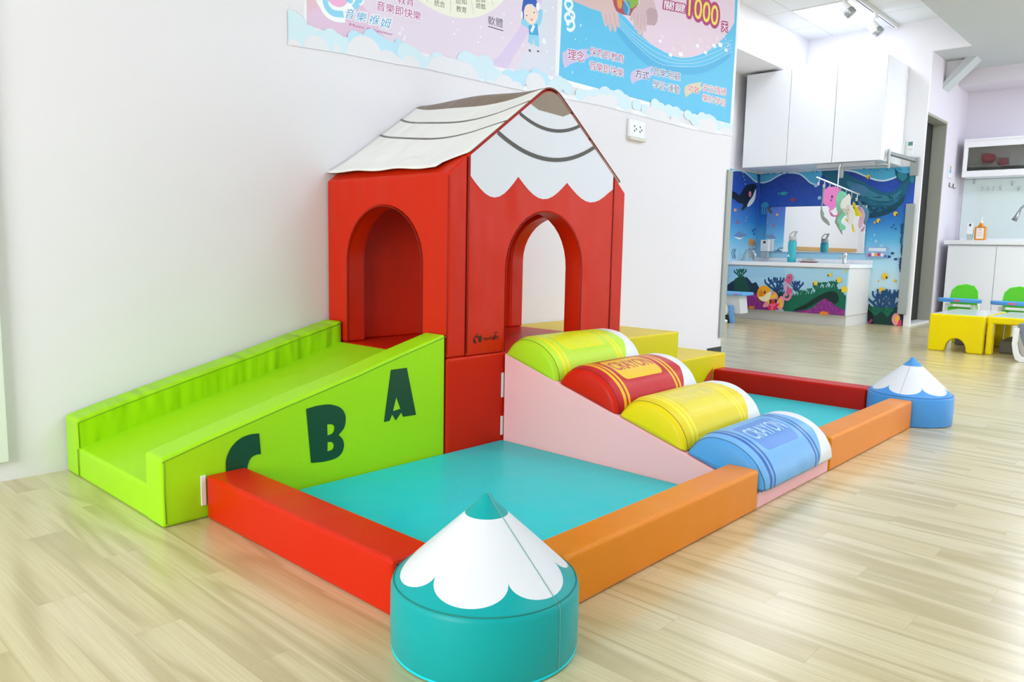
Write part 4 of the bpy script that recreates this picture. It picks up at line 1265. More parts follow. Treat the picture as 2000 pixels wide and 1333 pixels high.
# --- playhouse
t = thing('playhouse', (1.775, -0.43, 0.417), 'red foam playhouse with arched doorways and white pencil tip roof', 'playhouse')
zb = 0.4175
def arch_prof(a0, a1, c, hw, zs, zt, top):
    """outline with an arched opening, a = horizontal axis; top = list of upper outline points from a1 back to a0"""
    P = [(a0, zb), (c - hw, zb)]
    n = 18
    P.append((c - hw, zs))
    for k in range(1, n): an = math.pi - math.pi * k / n; P.append((c + hw * math.cos(an), zs + (zt - zs) * math.sin(an)))
    P += [(c + hw, zs), (c + hw, zb), (a1, zb)]
    return P + top
def side_panel(x0, x1, zin, zout, flip, nm='side_panel'):
    b = bmesh.new()
    P = arch_prof(-0.858, -0.012, -0.432, 0.265, 0.80, 1.045, [(-0.012, zout), (-0.858, zout)])
    g = G(); g.prism(P, 'X', x0, x1, REDP, 0.0)
    # slope the top inwards and upwards
    for v in g.bm.verts:
        if abs(v.co.z - zout) < 1e-5:
            inner = (v.co.x > (x0 + x1) / 2) != flip
            if inner: v.co.z = zin
    bmesh.ops.recalc_face_normals(g.bm, faces=g.bm.faces)
    bmesh.ops.remove_doubles(g.bm, verts=g.bm.verts, dist=1e-6)
    ed = [e for e in g.bm.edges if len(e.link_faces) == 2 and e.calc_face_angle(0) > math.radians(25)]
    bmesh.ops.bevel(g.bm, geom=ed, offset=0.011, segments=3, profile=0.6, affect='EDGES', clamp_overlap=True)
    for f in g.bm.faces: f.smooth = True
    return obj(nm, g, t)
side_panel(1.160, 1.264, 1.245, 1.165, False)
side_panel(2.286, 2.390, 1.245, 1.165, True)
SL = 0.71; xc = 1.775
def zroof(x):
    d = abs(x - xc); k = 0.075
    z = 1.175 + (0.61 - d) * SL
    return z if d > k else z - (k - d) ** 2 / (2 * k) * SL
def gable_top(xa, xb, drop=0.012, n=24): return [(xb + (xa - xb) * k / n, zroof(xb + (xa - xb) * k / n) - drop) for k in range(n + 1)]
g = G(); g.prism(arch_prof(1.266, 2.284, 1.768, 0.270, 0.775, 1.038, gable_top(1.266, 2.284, 0.001)), 'Y', -0.860, -0.756, REDP, 0.009, 3, ang=28)
FG = 'Y'
gz = lambda x: zroof(x) - 0.010
WT = '#d9dce3'
xl, xr = 1.276, 2.274
def arcs(cusps, n=10):
    o = []
    for (a, za), (b, zb_), dep in cusps:
        for k in range(n):
            s_ = k / n; o.append((a + (b - a) * s_, za + (zb_ - za) * s_ - dep * math.sin(math.pi * s_)))
    return o
scal = arcs([((xl, 1.160), (1.565, 1.180), 0.088), ((1.565, 1.180), (1.905, 1.180), 0.086), ((1.905, 1.180), (xr, 1.180), 0.080)]) + [(xr, 1.175)]
top = [(xr + (xl - xr) * k / 30, gz(xr + (xl - xr) * k / 30)) for k in range(31)]
lay = [('p', WT, scal + top)]
xa, xb = 1.690, 1.862
lay.append(('p', '#8a7a68', [(xa - 0.055, gz(xa - 0.055)), (xa, gz(xa - 0.055) - 0.018), (xb, gz(xb + 0.055) - 0.022), (xb + 0.055, gz(xb + 0.055))] + [(xb + 0.055 + (xa - xb - 0.11) * k / 16, gz(xb + 0.055 + (xa - xb - 0.11) * k / 16)) for k in range(17)]))
def sagline(x0, x1, sag, n=16):
    return [(x0 + (x1 - x0) * k / n, gz(x0) + (gz(x1) - gz(x0)) * k / n - sag * 4 * (k / n) * (1 - k / n)) for k in range(n + 1)]
lay.append(('l', '#4c4a44', sagline(1.565, 1.985, 0.045), 0.015)); lay.append(('l', '#4c4a44', sagline(1.430, 2.105, 0.085), 0.018))
art(g, lay, onY(-0.8602), 0.0006); art(g, ART['logo'], onY(-0.8602), 0.0003, 0.0005)
obj('front_panel', g, t, label='gable panel with arched doorway, white scalloped pencil print and small dark logo')
g = G(); g.prism([(1.266, zb), (2.284, zb)] + gable_top(1.266, 2.284, 0.008), 'Y', -0.108, -0.012, REDP, 0.009, 3, ang=28); obj('back_panel', g, t)
seam([(1.265, -0.8605, 0.43), (1.265, -0.8605, 1.235)], t, SEAM, 0.003); seam([(2.285, -0.8605, 0.43), (2.285, -0.8605, 1.235)], t, SEAM, 0.003)
for a in (1, ):
    P = arch_prof(-0.858, -0.012, -0.432, 0.262, 0.80, 1.042, [])[1:-1]
    seam([(1.1585, y - 0.0, z) for y, z in P[:]], t, SEAM, 0.0022)
P = arch_prof(1.266, 2.284, 1.768, 0.268, 0.775, 1.036, [])[1:-1]; seam([(x, -0.8605, z) for x, z in P], t, SEAM, 0.0022)
seam([(1.1605, -0.858 + 0.005, 0.43), (1.1605, -0.853, 1.155)], t, SEAM, 0.0018)
# roof cloth
def m_roof():
    m, nt, b = base('roof_cloth'); x, y, z = xyz(nt, objco(nt, uv=True)); co = objco(nt)
    # uv: x = distance from ridge line in plan, y = depth
    d = y + 0.47
    neg = d.lt(0.0)
    def curve(c0, kl, kr): return (d * d) * (neg * (kl - kr) + kr) + c0
    ax_ = xc - x.abs()      # plan x on the left slope
    br = ax_.gt(curve(1.632, 0.62, 0.36)); l1 = (ax_ - curve(1.512, 0.72, 0.46)).abs().lt(0.0065); l2 = (ax_ - curve(1.393, 0.55, 0.40)).abs().lt(0.0065)
    c = mixc(nt, l1.f('MAXIMUM', l2), rgb('#f0efec'), rgb('#6b665c')); c = mixc(nt, br, c, rgb('#7d6a5a'))
    geo = nt.nodes.new('ShaderNodeNewGeometry'); c = mixc(nt, N(nt, geo.outputs['Backfacing']) * 0.0, c, rgb('#d8d4d0'))
    setc(nt, b, c); b.inputs['Roughness'].default_value = 0.42; b.inputs['Specular IOR Level'].default_value = 0.4
    bump(nt, b, noise(nt, objco(nt, (0.7, 2.2, 1)), 5, 1) * 0.012 + noise(nt, co, 300, 2) * 0.0003, 1.0, 1.0); return m
RC = m_roof()
b2 = bmesh.new(); uvl = b2.loops.layers.uv.new('UVMap')
nx, ny = 70, 26; grid = []
random.seed(7)
for i in range(nx + 1):
    x = lerp(1.165, 2.335, i / nx); row = []
    for j in range(ny + 1):
        yf = -0.862 if x > 1.275 else lerp(-0.775, -0.862, min(1, max(0, (x - 1.20) / 0.075)))
        y = lerp(yf, -0.004, j / ny)
        e = 1 if i else 0
        zz = zroof(x) + 0.004 + (0.006 if x < xc else 0.001) * math.sin(y * 9 + x * 3) * min(1, abs(y + 0.862) * 8) + 0.022 * (1 - abs(2 * (j / ny) - 1)) * 0.0
        if x < 1.25: zz = zroof(x) + 0.004 + (1.25 - x) * 0.12 + 0.003 * math.sin(y * 21)
        sag = 0.022 * math.sin(math.pi * j / ny) if abs(x - xc) < 0.3 else 0.022 * math.sin(math.pi * j / ny) * max(0, 1 - (abs(x - xc) - 0.3) / 0.25)
        zz += 0.016 * (j / ny) * (1 if x < xc else 0.3) - (0.003 if x > 2.2 else 0)
        row.append(b2.verts.new((x + (0.004 * math.sin(y * 27) if i == 0 else 0), y, zz)))
    grid.append(row)
for i in range(nx):
    for j in range(ny):
        f = b2.faces.new((grid[i][j], grid[i + 1][j], grid[i + 1][j + 1], grid[i][j + 1])); f.smooth = True
g = G(); g.bm = b2; g.m = [RC]
for f in b2.faces:
    for l in f.loops: l[uvl].uv = (l.vert.co.x - xc, l.vert.co.y)
o = obj('roof_cover', g, t, wn=False, label='white vinyl roof cover with brown ridge and grey lines')
md = o.modifiers.new('thick', 'SOLIDIFY'); md.thickness = 0.004; md.offset = 1
g = G(); g.tube([(x_, -0.863, zroof(x_) + 0.004) for x_ in [1.277 + (2.33 - 1.277) * k / 60 for k in range(61)]], 0.0032, plain('dark_red_piping', '#8c2a20', 0.5), 6); obj('piping', g, t, wn=False)
# --- pink ramp under the crayon rollers
def szl(y): return 0.323 + 0.289 * (y + 1.174)
t = thing('stair_wedge', (1.82, -1.46, 0), 'pale pink foam wedge carrying the four crayon steps', 'foam wedge')
g = G(); g.prism([(-0.866, 0), (-0.866, szl(-0.866)), (-2.058, szl(-2.058) - 0.012), (-2.058, 0)], 'X', 1.493, 2.144, PINK, 0.008, 3); obj('wedge_body', g, t)
for k, (x_, y0, z0, z1) in enumerate([(1.489, -0.866, 0.215, 0.325), (1.489, -0.866, 0.045, 0.130)]):
    g = G(); g.box(1.481, -0.867, z0, 1.4925, -0.861, z1, CREAM, 0.001); obj('velcro_tab', g, t)
# --- crayons
prof = [(0, 0), (-.039, .045), (-.087, .066), (-.150, .064), (-.205, .045), (-.255, .008), (-.288, -.045), (-.296, -.088)]
def dense(P, n=5):
    o = []
    for i in range(len(P) - 1):
        p0, p1, p2, p3 = P[max(i - 1, 0)], P[i], P[i + 1], P[min(i + 2, len(P) - 1)]
        for k in range(n):
            s_ = k / n
            o.append(tuple(.5 * ((2 * p1[d]) + (-p0[d] + p2[d]) * s_ + (2 * p0[d] - 5 * p1[d] + 4 * p2[d] - p3[d]) * s_ * s_ + (-p0[d] + 3 * p1[d] - 3 * p2[d] + p3[d]) * s_ ** 3) for d in (0, 1)))
    return o + [P[-1]]
PD = dense(prof); AL = [0.0]
for a, b_ in zip(PD, PD[1:]): AL.append(AL[-1] + math.hypot(a[0] - b_[0], a[1] - b_[1]))
AL = [a / AL[-1] for a in AL]
def m_crayon(name, body, band, plate, printc):
    m, nt, b = base(name); u, v, w = xyz(nt, objco(nt, uv=True)); co = objco(nt)
    q = (v - 0.49).abs()
    px_ = ((u - 0.264).abs() - 0.118).f('MAXIMUM', 0.0); pv_ = ((v - 0.515).abs() - 0.095).f('MAXIMUM', 0.0) * 0.40
    pl = (px_ * px_ + pv_ * pv_).lt(0.030 ** 2)
    def bd(a, w_): return (u - a).abs().lt(w_)
    bands = bd(0.058, 0.0075).f('MAXIMUM', bd(0.085, 0.0075)).f('MAXIMUM', bd(0.450, 0.0075)).f('MAXIMUM', bd(0.479, 0.0075))
    tip = u.gt(((v - 0.65) * 0.12).f('MINIMUM', (v - 0.65) * -0.26) + 0.560)
    ends = u.lt(0.022).f('MAXIMUM', u.gt(0.642))
    c = mixc(nt, u.gt(0.022), rgb(body), rgb(printc)); c = mixc(nt, bands, c, rgb(band)); c = mixc(nt, pl, c, rgb(plate))
    c = mixc(nt, tip, c, rgb('#e6e9ec')); c = mixc(nt, ends, c, rgb(body)); setc(nt, b, c)
    b.inputs['Roughness'].default_value = 0.36; b.inputs['Specular IOR Level'].default_value = 0.18
    bump(nt, b, noise(nt, co, 420, 2) * 0.0003 + noise(nt, co, 6, 1) * 0.008, 1.0, 1.0); return m
def crayon(i, body, band, plate, printc, textc, label):
    y0 = (-.868, -1.174, -1.478, -1.780)[i]; z0 = szl(y0)
    P = list(PD)
    if i == 3: P = P[:-1] + [(-.292, -.075), (-.284, -.088)]
    mt = m_crayon('crayon_%s' % body.lstrip('#'), body, band, plate, printc)
    t = thing('crayon_step', (1.82, y0 - 0.15, szl(y0 - 0.15)), label, 'foam step', 'crayon steps on the pink wedge')
    b2 = bmesh.new(); uvl = b2.loops.layers.uv.new('UVMap')
    e = [(0.0, 0.022), (0.003, 0.014), (0.009, 0.005), (0.020, 0.0), (0.035, -0.008), (0.065, -0.014), (0.33, -0.017), (0.59, -0.015), (0.62, -0.010), (0.637, 0.0), (0.648, 0.014), (0.651, 0.030)]
    # dense in u
    us = []
    for (ua, ia), (ub, ib) in zip(e, e[1:]):
        n = max(1, int((ub - ua) / 0.03))
        for k in range(n): us.append((ua + (ub - ua) * k / n, ia + (ib - ia) * k / n))
    us.append(e[-1])
    cy, cz = -0.15, -0.045
    rings = []; UV = {}
    for u, ins in us:
        ring = []
        for k, p in enumerate(P):
            dy, dz = p[0] - cy, p[1] - cz; d = math.hypot(dy, dz)
            f = 1 - (ins if ins > 0 else ins * min(1.0, k / 7.0, (len(P) - 1 - k) / 7.0)) / d
            v = b2.verts.new((1.493 + u, y0 + cy + dy * f, z0 + cz + dz * f)); UV[v] = (u, AL[min(k, len(AL) - 1)]); ring.append(v)
        rings.append(ring)
    fl = []
    for a, d in zip(rings, rings[1:]):
        for k in range(len(P) - 1): fl.append(b2.faces.new((a[k], a[k + 1], d[k + 1], d[k])))
        fl.append(b2.faces.new((a[-1], a[0], d[0], d[-1])))
    for r_, un in ((rings[0], 0.0), (rings[-1], 0.651)):
        c = b2.verts.new((1.493 + (un - 0.004 if un == 0 else un + 0.004), y0 + cy, z0 + cz + 0.02)); UV[c] = (un, 0.5)
        for k in range(len(r_)): fl.append(b2.faces.new((r_[k], r_[(k + 1) % len(r_)], c)))
    bmesh.ops.recalc_face_normals(b2, faces=b2.faces)
    for f in b2.faces:
        f.smooth = True
        for l in f.loops: l[uvl].uv = UV[l.vert]
    g = G(); g.bm = b2; g.m = [mt]; obj('crayon_body', g, t, wn=False)
    # seam around the near end
    g = G(); g.tube([(1.493 + 0.0205, y0 + cy + (p[0] - cy) * 1.003, z0 + cz + (p[1] - cz) * 1.003) for p in P], 0.0016, plain('seam_' + body.lstrip('#'), '#%02x%02x%02x' % tuple(int(int(body.lstrip('#')[q:q + 2], 16) * 0.62) for q in (0, 2, 4)), 0.7), 5); obj('seam', g, t, wn=False)
    # lettering wrapped on the body
    if textc:
        V, F = text_mesh('CRAYON', 0.012); g = G(); k_ = g.mi(ink(textc))
        x0 = min(v[0] for v in V); x1 = max(v[0] for v in V); ya = min(v[1] for v in V); yb = max(v[1] for v in V)
        # refine long faces so the letters follow the curve
        tb = bmesh.new(); vs = [tb.verts.new((v[0], v[1], 0)) for v in V]
        for f in F:
            try: tb.faces.new([vs[q] for q in f])
            except ValueError: pass
        for c_ in range(1, 8):
            yy = ya + (yb - ya) * c_ / 8
            bmesh.ops.bisect_plane(tb, geom=tb.verts[:] + tb.edges[:] + tb.faces[:], plane_co=(0, yy, 0), plane_no=(0, 1, 0))
        for v in tb.verts:
            u = 0.128 + (v.co.x - x0) / (x1 - x0) * 0.272; w = 0.568 - (v.co.y - ya) / (yb - ya) * 0.155
            k = max(q for q in range(len(AL)) if AL[q] <= w); k = min(k, len(PD) - 2); s_ = (w - AL[k]) / (AL[k + 1] - AL[k])
            py = PD[k][0] + (PD[k + 1][0] - PD[k][0]) * s_; pz = PD[k][1] + (PD[k + 1][1] - PD[k][1]) * s_
            dy, dz = py - cy, pz - cz; d = math.hypot(dy, dz); bo = 0.014 + 0.003 * (u - 0.065) / 0.265 if u < 0.33 else 0.017 - 0.002 * (u - 0.33) / 0.26
            f = 1 + (bo + 0.0007) / d
            v.co = (1.493 + u, y0 + cy + dy * f, z0 + cz + dz * f)
        g.merge(tb, ink(textc), True); obj('lettering', g, t, wn=False)
crayon(0, '#b4e02a', '#f2ea1e', '#e2ea1c', '#c3ea3c', None, 'lime green crayon shaped foam step, topmost against the red platform')
crayon(1, '#d42410', '#f5c21c', '#f2c83a', '#c62a30', '#d05048', 'red crayon shaped foam step with yellow bands, second from the top')
crayon(2, '#f0da1a', '#f8ea3c', '#eede4c', '#ecd62c', '#e8d878', 'yellow crayon shaped foam step, third from the top')
crayon(3, '#5aa4e4', '#3568b4', '#5c90d8', '#78b4e8', '#b8daf6', 'blue crayon shaped foam step with dark bands, lowest on the wedge')
# --- yellow steps
STP = 'yellow foam steps on the far side of the playhouse'
g = G(); g.box(2.396, -0.858, 0, 2.995, -0.010, 0.408, YEL, 0.012, 3); tag(obj('step_block', g), 'tall yellow foam step block right of the playhouse', 'foam block', STP)
g = G(); g.box(3.000, -0.858, 0, 3.592, -0.010, 0.232, YEL, 0.012, 3)
art(g, [('p', '#d8582a', [(3.24, 0.006), (3.43, 0.006), (3.43, 0.15), (3.36, 0.11)])], onY(-0.8582), 0.0006)
tag(obj('step_block', g), 'low yellow foam step block with orange print behind the crayon steps', 'foam block', STP)
# --- mats
MT = 'teal foam mats inside the low bars'
g = G(); g.box(0.275, -1.945, 0, 1.491, -0.862, 0.022, TEAL, 0.006, 2); tag(obj('floor_mat', g), 'teal foam floor mat between slide and pink wedge', 'mat', MT)
g = G(); g.box(2.147, -1.945, 0, 3.430, -0.862, 0.022, TEAL, 0.006, 2); tag(obj('floor_mat', g), 'teal foam floor mat on the far side of the crayon steps', 'mat', MT)
# --- bars
BR = 'low foam bars around the mats'
g = G(); g.box(0.135, -1.792, 0, 0.270, -0.860, 0.142, RED, 0.014, 4); t = tag(obj('barrier_bar', g), 'orange red foam bar between slide and teal pencil cone', 'foam bar', BR)
g = G(); g.tube([(0.145, -1.7925, 0.132), (0.26, -1.7925, 0.132)], 0.002, SEAM, 5); g.tube([(0.145, -1.7925, 0.132), (0.145, -1.7925, 0.02)], 0.002, SEAM, 5); obj('seam', g, t, wn=False)
g = G(); g.box(0.119, -0.861, 0.045, 0.1345, -0.8555, 0.142, CREAM, 0.001); obj('velcro_tab', g, t)
g = G(); g.box(0.432, -2.062, 0, 1.491, -1.948, 0.142, ORANGE, 0.014, 4); tag(obj('barrier_bar', g), 'long orange foam bar between teal pencil cone and blue crayon', 'foam bar', BR)
g = G(); g.box(2.147, -2.062, 0, 3.262, -1.948, 0.142, ORANGE, 0.014, 4); tag(obj('barrier_bar', g), 'orange foam bar between blue crayon and blue pencil cone', 'foam bar', BR)
g = G(); g.box(3.435, -1.780, 0, 3.570, -0.862, 0.142, REDF, 0.014, 4); tag(obj('barrier_bar', g), 'red foam bar at the far end behind the blue pencil cone', 'foam bar', BR)
# --- pencil cones
def m_cone(name, col, th0, ph):
    m, nt, b = base(name); x, y, z = xyz(nt, objco(nt)); co = objco(nt)
    th = y.f('ARCTAN2', x) * (180 / math.pi)
    w = ((th - ph + 720.0) / 60.0).f('FRACT') * 2.0 - 1.0        # -1..1 within a lobe, 0 = lobe centre
    tz = (z - 0.153) / 0.186
    cusp = (w * w * -1.0 + 1.0).f('MAXIMUM', 0.0).f('SQRT')
    sc = (cusp * -1.0 + 1.0) * 0.20 + 0.055
    wh = tz.gt(sc) * tz.lt(0.765)
    setc(nt, b, mixc(nt, wh, rgb(col), rgb('#e0e3e7'))); b.inputs['Roughness'].default_value = 0.34; b.inputs['Specular IOR Level'].default_value = 0.18
    bump(nt, b, noise(nt, co, 420, 2) * 0.0003 + noise(nt, co, 4, 1) * 0.006, 1.0, 1.0); return m
def cone(c, col, th, ph, label, seamc, bottomc):
    t = thing('pencil_cone', (c[0], c[1], 0), label, 'foam cone', 'pencil tip foam cones')
    R = 0.207; m = m_cone('cone_' + col.lstrip('#'), col, 0, ph)
    pr = [(0, 0), (R - 0.012, 0), (R - 0.004, 0.004), (R, 0.014), (R + 0.001, 0.08), (R, 0.140), (R - 0.003, 0.149), (R - 0.010, 0.155)]
    for k in range(1, 12):
        q = k / 12; pr.append(((R - 0.010) * (1 - q) + 0.006 * math.sin(math.pi * q), 0.155 + 0.184 * q - 0.005 * math.sin(math.pi * q)))
    pr += [(0.010, 0.335), (0.004, 0.3385), (0, 0.3392)]
    g = G(); g.lathe([(r_, z_) for r_, z_ in pr], (c[0], c[1], 0), m, 96); obj('cone_body', g, t, wn=False)
    g = G(); n = 72
    g.tube([(c[0] + (R - 0.006) * math.cos(2 * math.pi * k / n), c[1] + (R - 0.006) * math.sin(2 * math.pi * k / n), 0.1525) for k in range(n)], 0.0016, seamc, 5, closed=True)
    a = math.radians(th); P = [(c[0] + (r_ + 0.0006) * math.cos(a), c[1] + (r_ + 0.0006) * math.sin(a), z_) for r_, z_ in pr[2:]]
    g.tube(P, 0.0010, plain('pale_seam', '#6fa39f', 0.7), 5); obj('seam', g, t, wn=False)
    g = G(); g.tube([(c[0] + (R - 0.004) * math.cos(2 * math.pi * k / n), c[1] + (R - 0.004) * math.sin(2 * math.pi * k / n), 0.006) for k in range(n)], 0.004, bottomc, 6, closed=True); obj('bottom_piping', g, t, wn=False)
cone((0.219, -2.012), '#12a2a2', -88, -178, 'large teal pencil tip foam cone with white scallops, nearest corner', plain('teal_seam', '#128074', 0.7), TEAL)
cone((3.477, -1.992), '#4f97dc', 180, 154, 'blue pencil tip foam cone at the far corner of the bars', plain('blue_seam', '#2a5c9c', 0.7), BLUEV)
# ================================================================== wash area
g = G(); MUR = None
def m_sea(name, z0, z1, stops):
    m, nt, b = base(name); x, y, z = xyz(nt, objco(nt)); t_ = (z - z0) / (z1 - z0)
    r = nt.nodes.new('ShaderNodeValToRGB'); nt.links.new(t_.s, r.inputs[0]); cr = r.color_ramp
    while len(cr.elements) < len(stops): cr.elements.new(0.5)
    for e, (p, c) in zip(cr.elements, stops): e.position = p; e.color = rgb(c)
    c = mixc(nt, noise(nt, objco(nt), 14, 4) * 0.05, N(nt, r.outputs[0]), rgb('#e8f6ff'))
    setc(nt, b, c); b.inputs['Roughness'].default_value = 0.4; b.inputs['Specular IOR Level'].default_value = 0.3; return m
SEA = m_sea('sea_wallpaper', 0.0, 1.93, [(0.0, '#cfe9f4'), (0.30, '#c4e6f5'), (0.45, '#a8dcf2'), (0.56, '#58b8e8'), (0.68, '#1f7fd0'), (0.80, '#0c54c0'), (0.92, '#0844ae'), (1.0, '#083ca0')])
g = G(); g.box(9.436, -0.30, 0.0, 9.440, 1.710, 1.975, SEA); art(g, ART['mural'], onX(9.4355), 0.0001)
tag(obj('sea_mural', g, loc=(9.44, 0.7, 0), wn=False), 'blue undersea wall mural with whale tail behind the wash counter', 'mural')
g = G(); g.box(8.455, 1.712, 0.0, 9.434, 1.716, 1.975, SEA); art(g, ART['mural_side'], onY(1.7115), 0.0001)
tag(obj('sea_mural', g, loc=(8.5, 1.716, 0), wn=False), 'blue undersea mural with orca on the side wall left of the mirror', 'mural')
# upper cabinets
UC = 'wash area wall cabinets'
for k, (ya, yb) in enumerate([(1.006, 1.60), (0.439, 1.006), (-0.125, 0.439)]):
    lb = ['left white wall cabinet under the beam above the wash counter', 'middle white wall cabinet above the wash counter', 'right white wall cabinet above the wash counter, with visible side'][k]
    t = thing('wall_cabinet', (9.05, (ya + yb) / 2, 1.985), lb, 'cabinet', UC)
    z1 = 3.18 if k else 3.17
    g = G(); g.box(8.672, ya + 0.001, 1.985, 9.434, yb - 0.001, z1, LAM, 0.002); obj('body', g, t)
    g = G(); g.box(8.648, ya + 0.003, 1.988, 8.669, yb - 0.003, z1 - 0.003, LAM, 0.002); obj('door', g, t)
# wash counter
t = thing('wash_counter', (9.05, 0.9, 0), 'low white wash counter with coral reef print on its front', 'counter')
g = G(); g.box(8.645, 0.135, 0.135, 9.434, 1.71, 0.715, LAMG, 0.003); obj('body', g, t)
g = G(); g.box(8.70, 0.150, 0.0, 9.434, 1.71, 0.133, LAMG, 0.002); obj('kick_base', g, t)
g = G(); g.box(8.610, 0.118, 0.716, 8.70, 1.71, 0.765, LAM, 0.005); g.box(8.70, 0.118, 0.716, 9.434, 0.19, 0.765, LAM, 0.004); g.box(9.30, 0.19, 0.716, 9.434, 1.71, 0.765, LAM, 0.004); g.box(8.70, 0.19, 0.716, 9.30, 1.71, 0.750, LAM); g.box(9.40, 0.118, 0.766, 9.434, 1.71, 0.815, LAM, 0.004)
obj('countertop', g, t)
for nm, r0, r1 in (('door', 0.14, 0.93), ('door', 0.934, 1.71)):
    g = G(); g.box(8.627, r0, 0.137, 8.644, r1, 0.700, plain('print_ground', '#a9d8ef', 0.4), 0.001)
    if r0 > 0.5: pass
    obj(nm, g, t)
g = G(); art(g, ART['counter_print'], onX(8.6268), 0.00006); obj('reef_print', g, t, wn=False)
# mirror
MIRR = plain('mirror_glass', '#e9eef0', 0.02, 1.0)
g = G(); g.box(9.410, 0.235, 0.90, 9.424, 1.565, 1.515, MIRR, 0.002); t = tag(obj('wall_mirror', g), 'wide frameless mirror above the wash counter', 'mirror')
# notice
g = G(); g.box(9.418, -0.055, 0.845, 9.428, 0.205, 0.985, plain('notice_blue', '#8fb8e0', 0.4))
art(g, [('p', '#dfeaf6', [(-0.03, 0.93), (0.18, 0.93), (0.18, 0.972), (-0.03, 0.972)]), ('c', '#c84a8a', 0.16, 0.88, 0.022, 0.022), ('c', '#f0f0f4', 0.12, 0.89, 0.02, 0.025), ('c', '#e8b84a', 0.085, 0.885, 0.018, 0.022), ('c', '#d83a7a', 0.05, 0.89, 0.02, 0.022), ('c', '#f6f6fa', 0.01, 0.885, 0.02, 0.02), ('c', '#4a6ac0', -0.03, 0.87, 0.015, 0.015)], onX(9.417), 0.0006)
tag(obj('notice_plate', g), 'small pale blue notice plate with coloured drawings beside the mirror', 'notice')
# wash bottle
def bottle_wash():
    t = thing('water_bottle', (8.86, 0.945, 0.766), 'turquoise water bottle with grey lid on the wash counter', 'bottle')
    tq = plain('turquoise_plastic', '#2fc0cc', 0.2, trans=0.25)
    g = G(); g.lathe([(0, 0), (0.050, 0), (0.054, 0.01), (0.054, 0.09), (0.048, 0.14), (0.054, 0.19), (0.054, 0.25), (0.046, 0.275), (0.0, 0.277)], (8.86, 0.945, 0.766), tq, 28)
    art(g, [('c', '#e8f8fa', 0.965, 0.85, 0.012, 0.016)], onX(8.805), 0.0005); obj('body', g, t)
    gl = plain('grey_green_plastic', '#b4bdb8', 0.4)
    g = G(); g.lathe([(0, 0), (0.046, 0), (0.048, 0.01), (0.047, 0.045), (0.02, 0.055), (0, 0.055)], (8.86, 0.945, 1.043), gl, 24); obj('lid', g, t)
    g = G(); g.tube([(8.86, 0.990, 1.07), (8.86, 0.985, 1.12), (8.86, 0.955, 1.155), (8.86, 0.92, 1.16), (8.86, 0.905, 1.13)], 0.007, gl, 8); g.cyl((8.86, 0.925, 1.10), (8.86, 0.895, 1.165), 0.014, gl, 12, 0.003); obj('carry_loop', g, t)
bottle_wash()
t = thing('soap_tray', (8.86, 0.72, 0.766), 'dark red dish with grey box on the wash counter', 'dish')
g = G(); g.prism([(0.605, 0.785), (0.64, 0.766), (0.80, 0.766), (0.835, 0.785), (0.80, 0.776), (0.64, 0.776)], 'X', 8.81, 8.91, plain('dark_red_dish', '#8c2a34', 0.4), 0.001); obj('dish', g, t)
g = G(); g.box(8.825, 0.645, 0.777, 8.895, 0.795, 0.812, plain('grey_box', '#b4b8b6', 0.5), 0.006); g.box(8.835, 0.66, 0.812, 8.885, 0.74, 0.828, plain('grey_box', '#b4b8b6', 0.5), 0.004); obj('box', g, t)
# chrome taps
t = thing('push_tap', (8.76, 0.238, 0.766), 'chrome push tap at the right end of the wash counter', 'tap')
g = G(); g.lathe([(0, 0), (0.030, 0), (0.028, 0.01), (0.024, 0.02), (0.024, 0.09), (0.028, 0.10), (0.028, 0.125), (0.018, 0.14), (0.008, 0.15), (0, 0.152)], (8.76, 0.238, 0.766), CHROME, 24); obj('tap_body', g, t)
g = G(); g.tube([(8.76, 0.255, 0.85), (8.76, 0.285, 0.855), (8.76, 0.30, 0.83)], 0.010, CHROME, 10); obj('spout', g, t)
t = thing('kids_faucet', (8.95, 1.60, 0.766), 'curved chrome faucet at the left end of the wash counter', 'faucet')
g = G(); g.tube([(8.95, 1.66, 0.766), (8.95, 1.64, 0.85), (8.95, 1.61, 0.905), (8.95, 1.56, 0.915), (8.95, 1.51, 0.895), (8.95, 1.49, 0.85), (8.95, 1.485, 0.80)], 0.016, CHROME, 12); g.lathe([(0, 0), (0.03, 0), (0.028, 0.012), (0, 0.012)], (8.95, 1.66, 0.766), CHROME, 20); obj('faucet_neck', g, t)
g = G(); g.tube([(8.95, 1.60, 0.91), (8.95, 1.56, 0.95), (8.95, 1.50, 0.955)], 0.008, CHROME, 8); obj('lever', g, t)
def dispenser(x, y, z, w, d, h, label, wall=False, face=None):
    t = thing('soap_dispenser', (x, y, z), label, 'dispenser')
    g = G(); g.box(x - d / 2, y - w / 2, z + h * 0.35, x + d / 2, y + w / 2, z + h, WHITE, 0.006); obj('housing', g, t)
    g = G(); g.box(x - d * 0.42, y - w * 0.42, z, x + d * 0.42, y + w * 0.42, z + h * 0.34, plain('clear_plastic', '#dfe8e6', 0.15, trans=0.5), 0.004); obj('reservoir', g, t)
    g = G(); g.box(x - d / 2 - 0.002, y - w * 0.15, z + h * 0.80, x - d / 2, y + w * 0.15, z + h * 0.93, DARK); obj('sensor_window', g, t)
    return t
dispenser(9.36, 1.535, 0.816, 0.115, 0.08, 0.245, 'white soap dispenser left of the mirror on the wash counter')
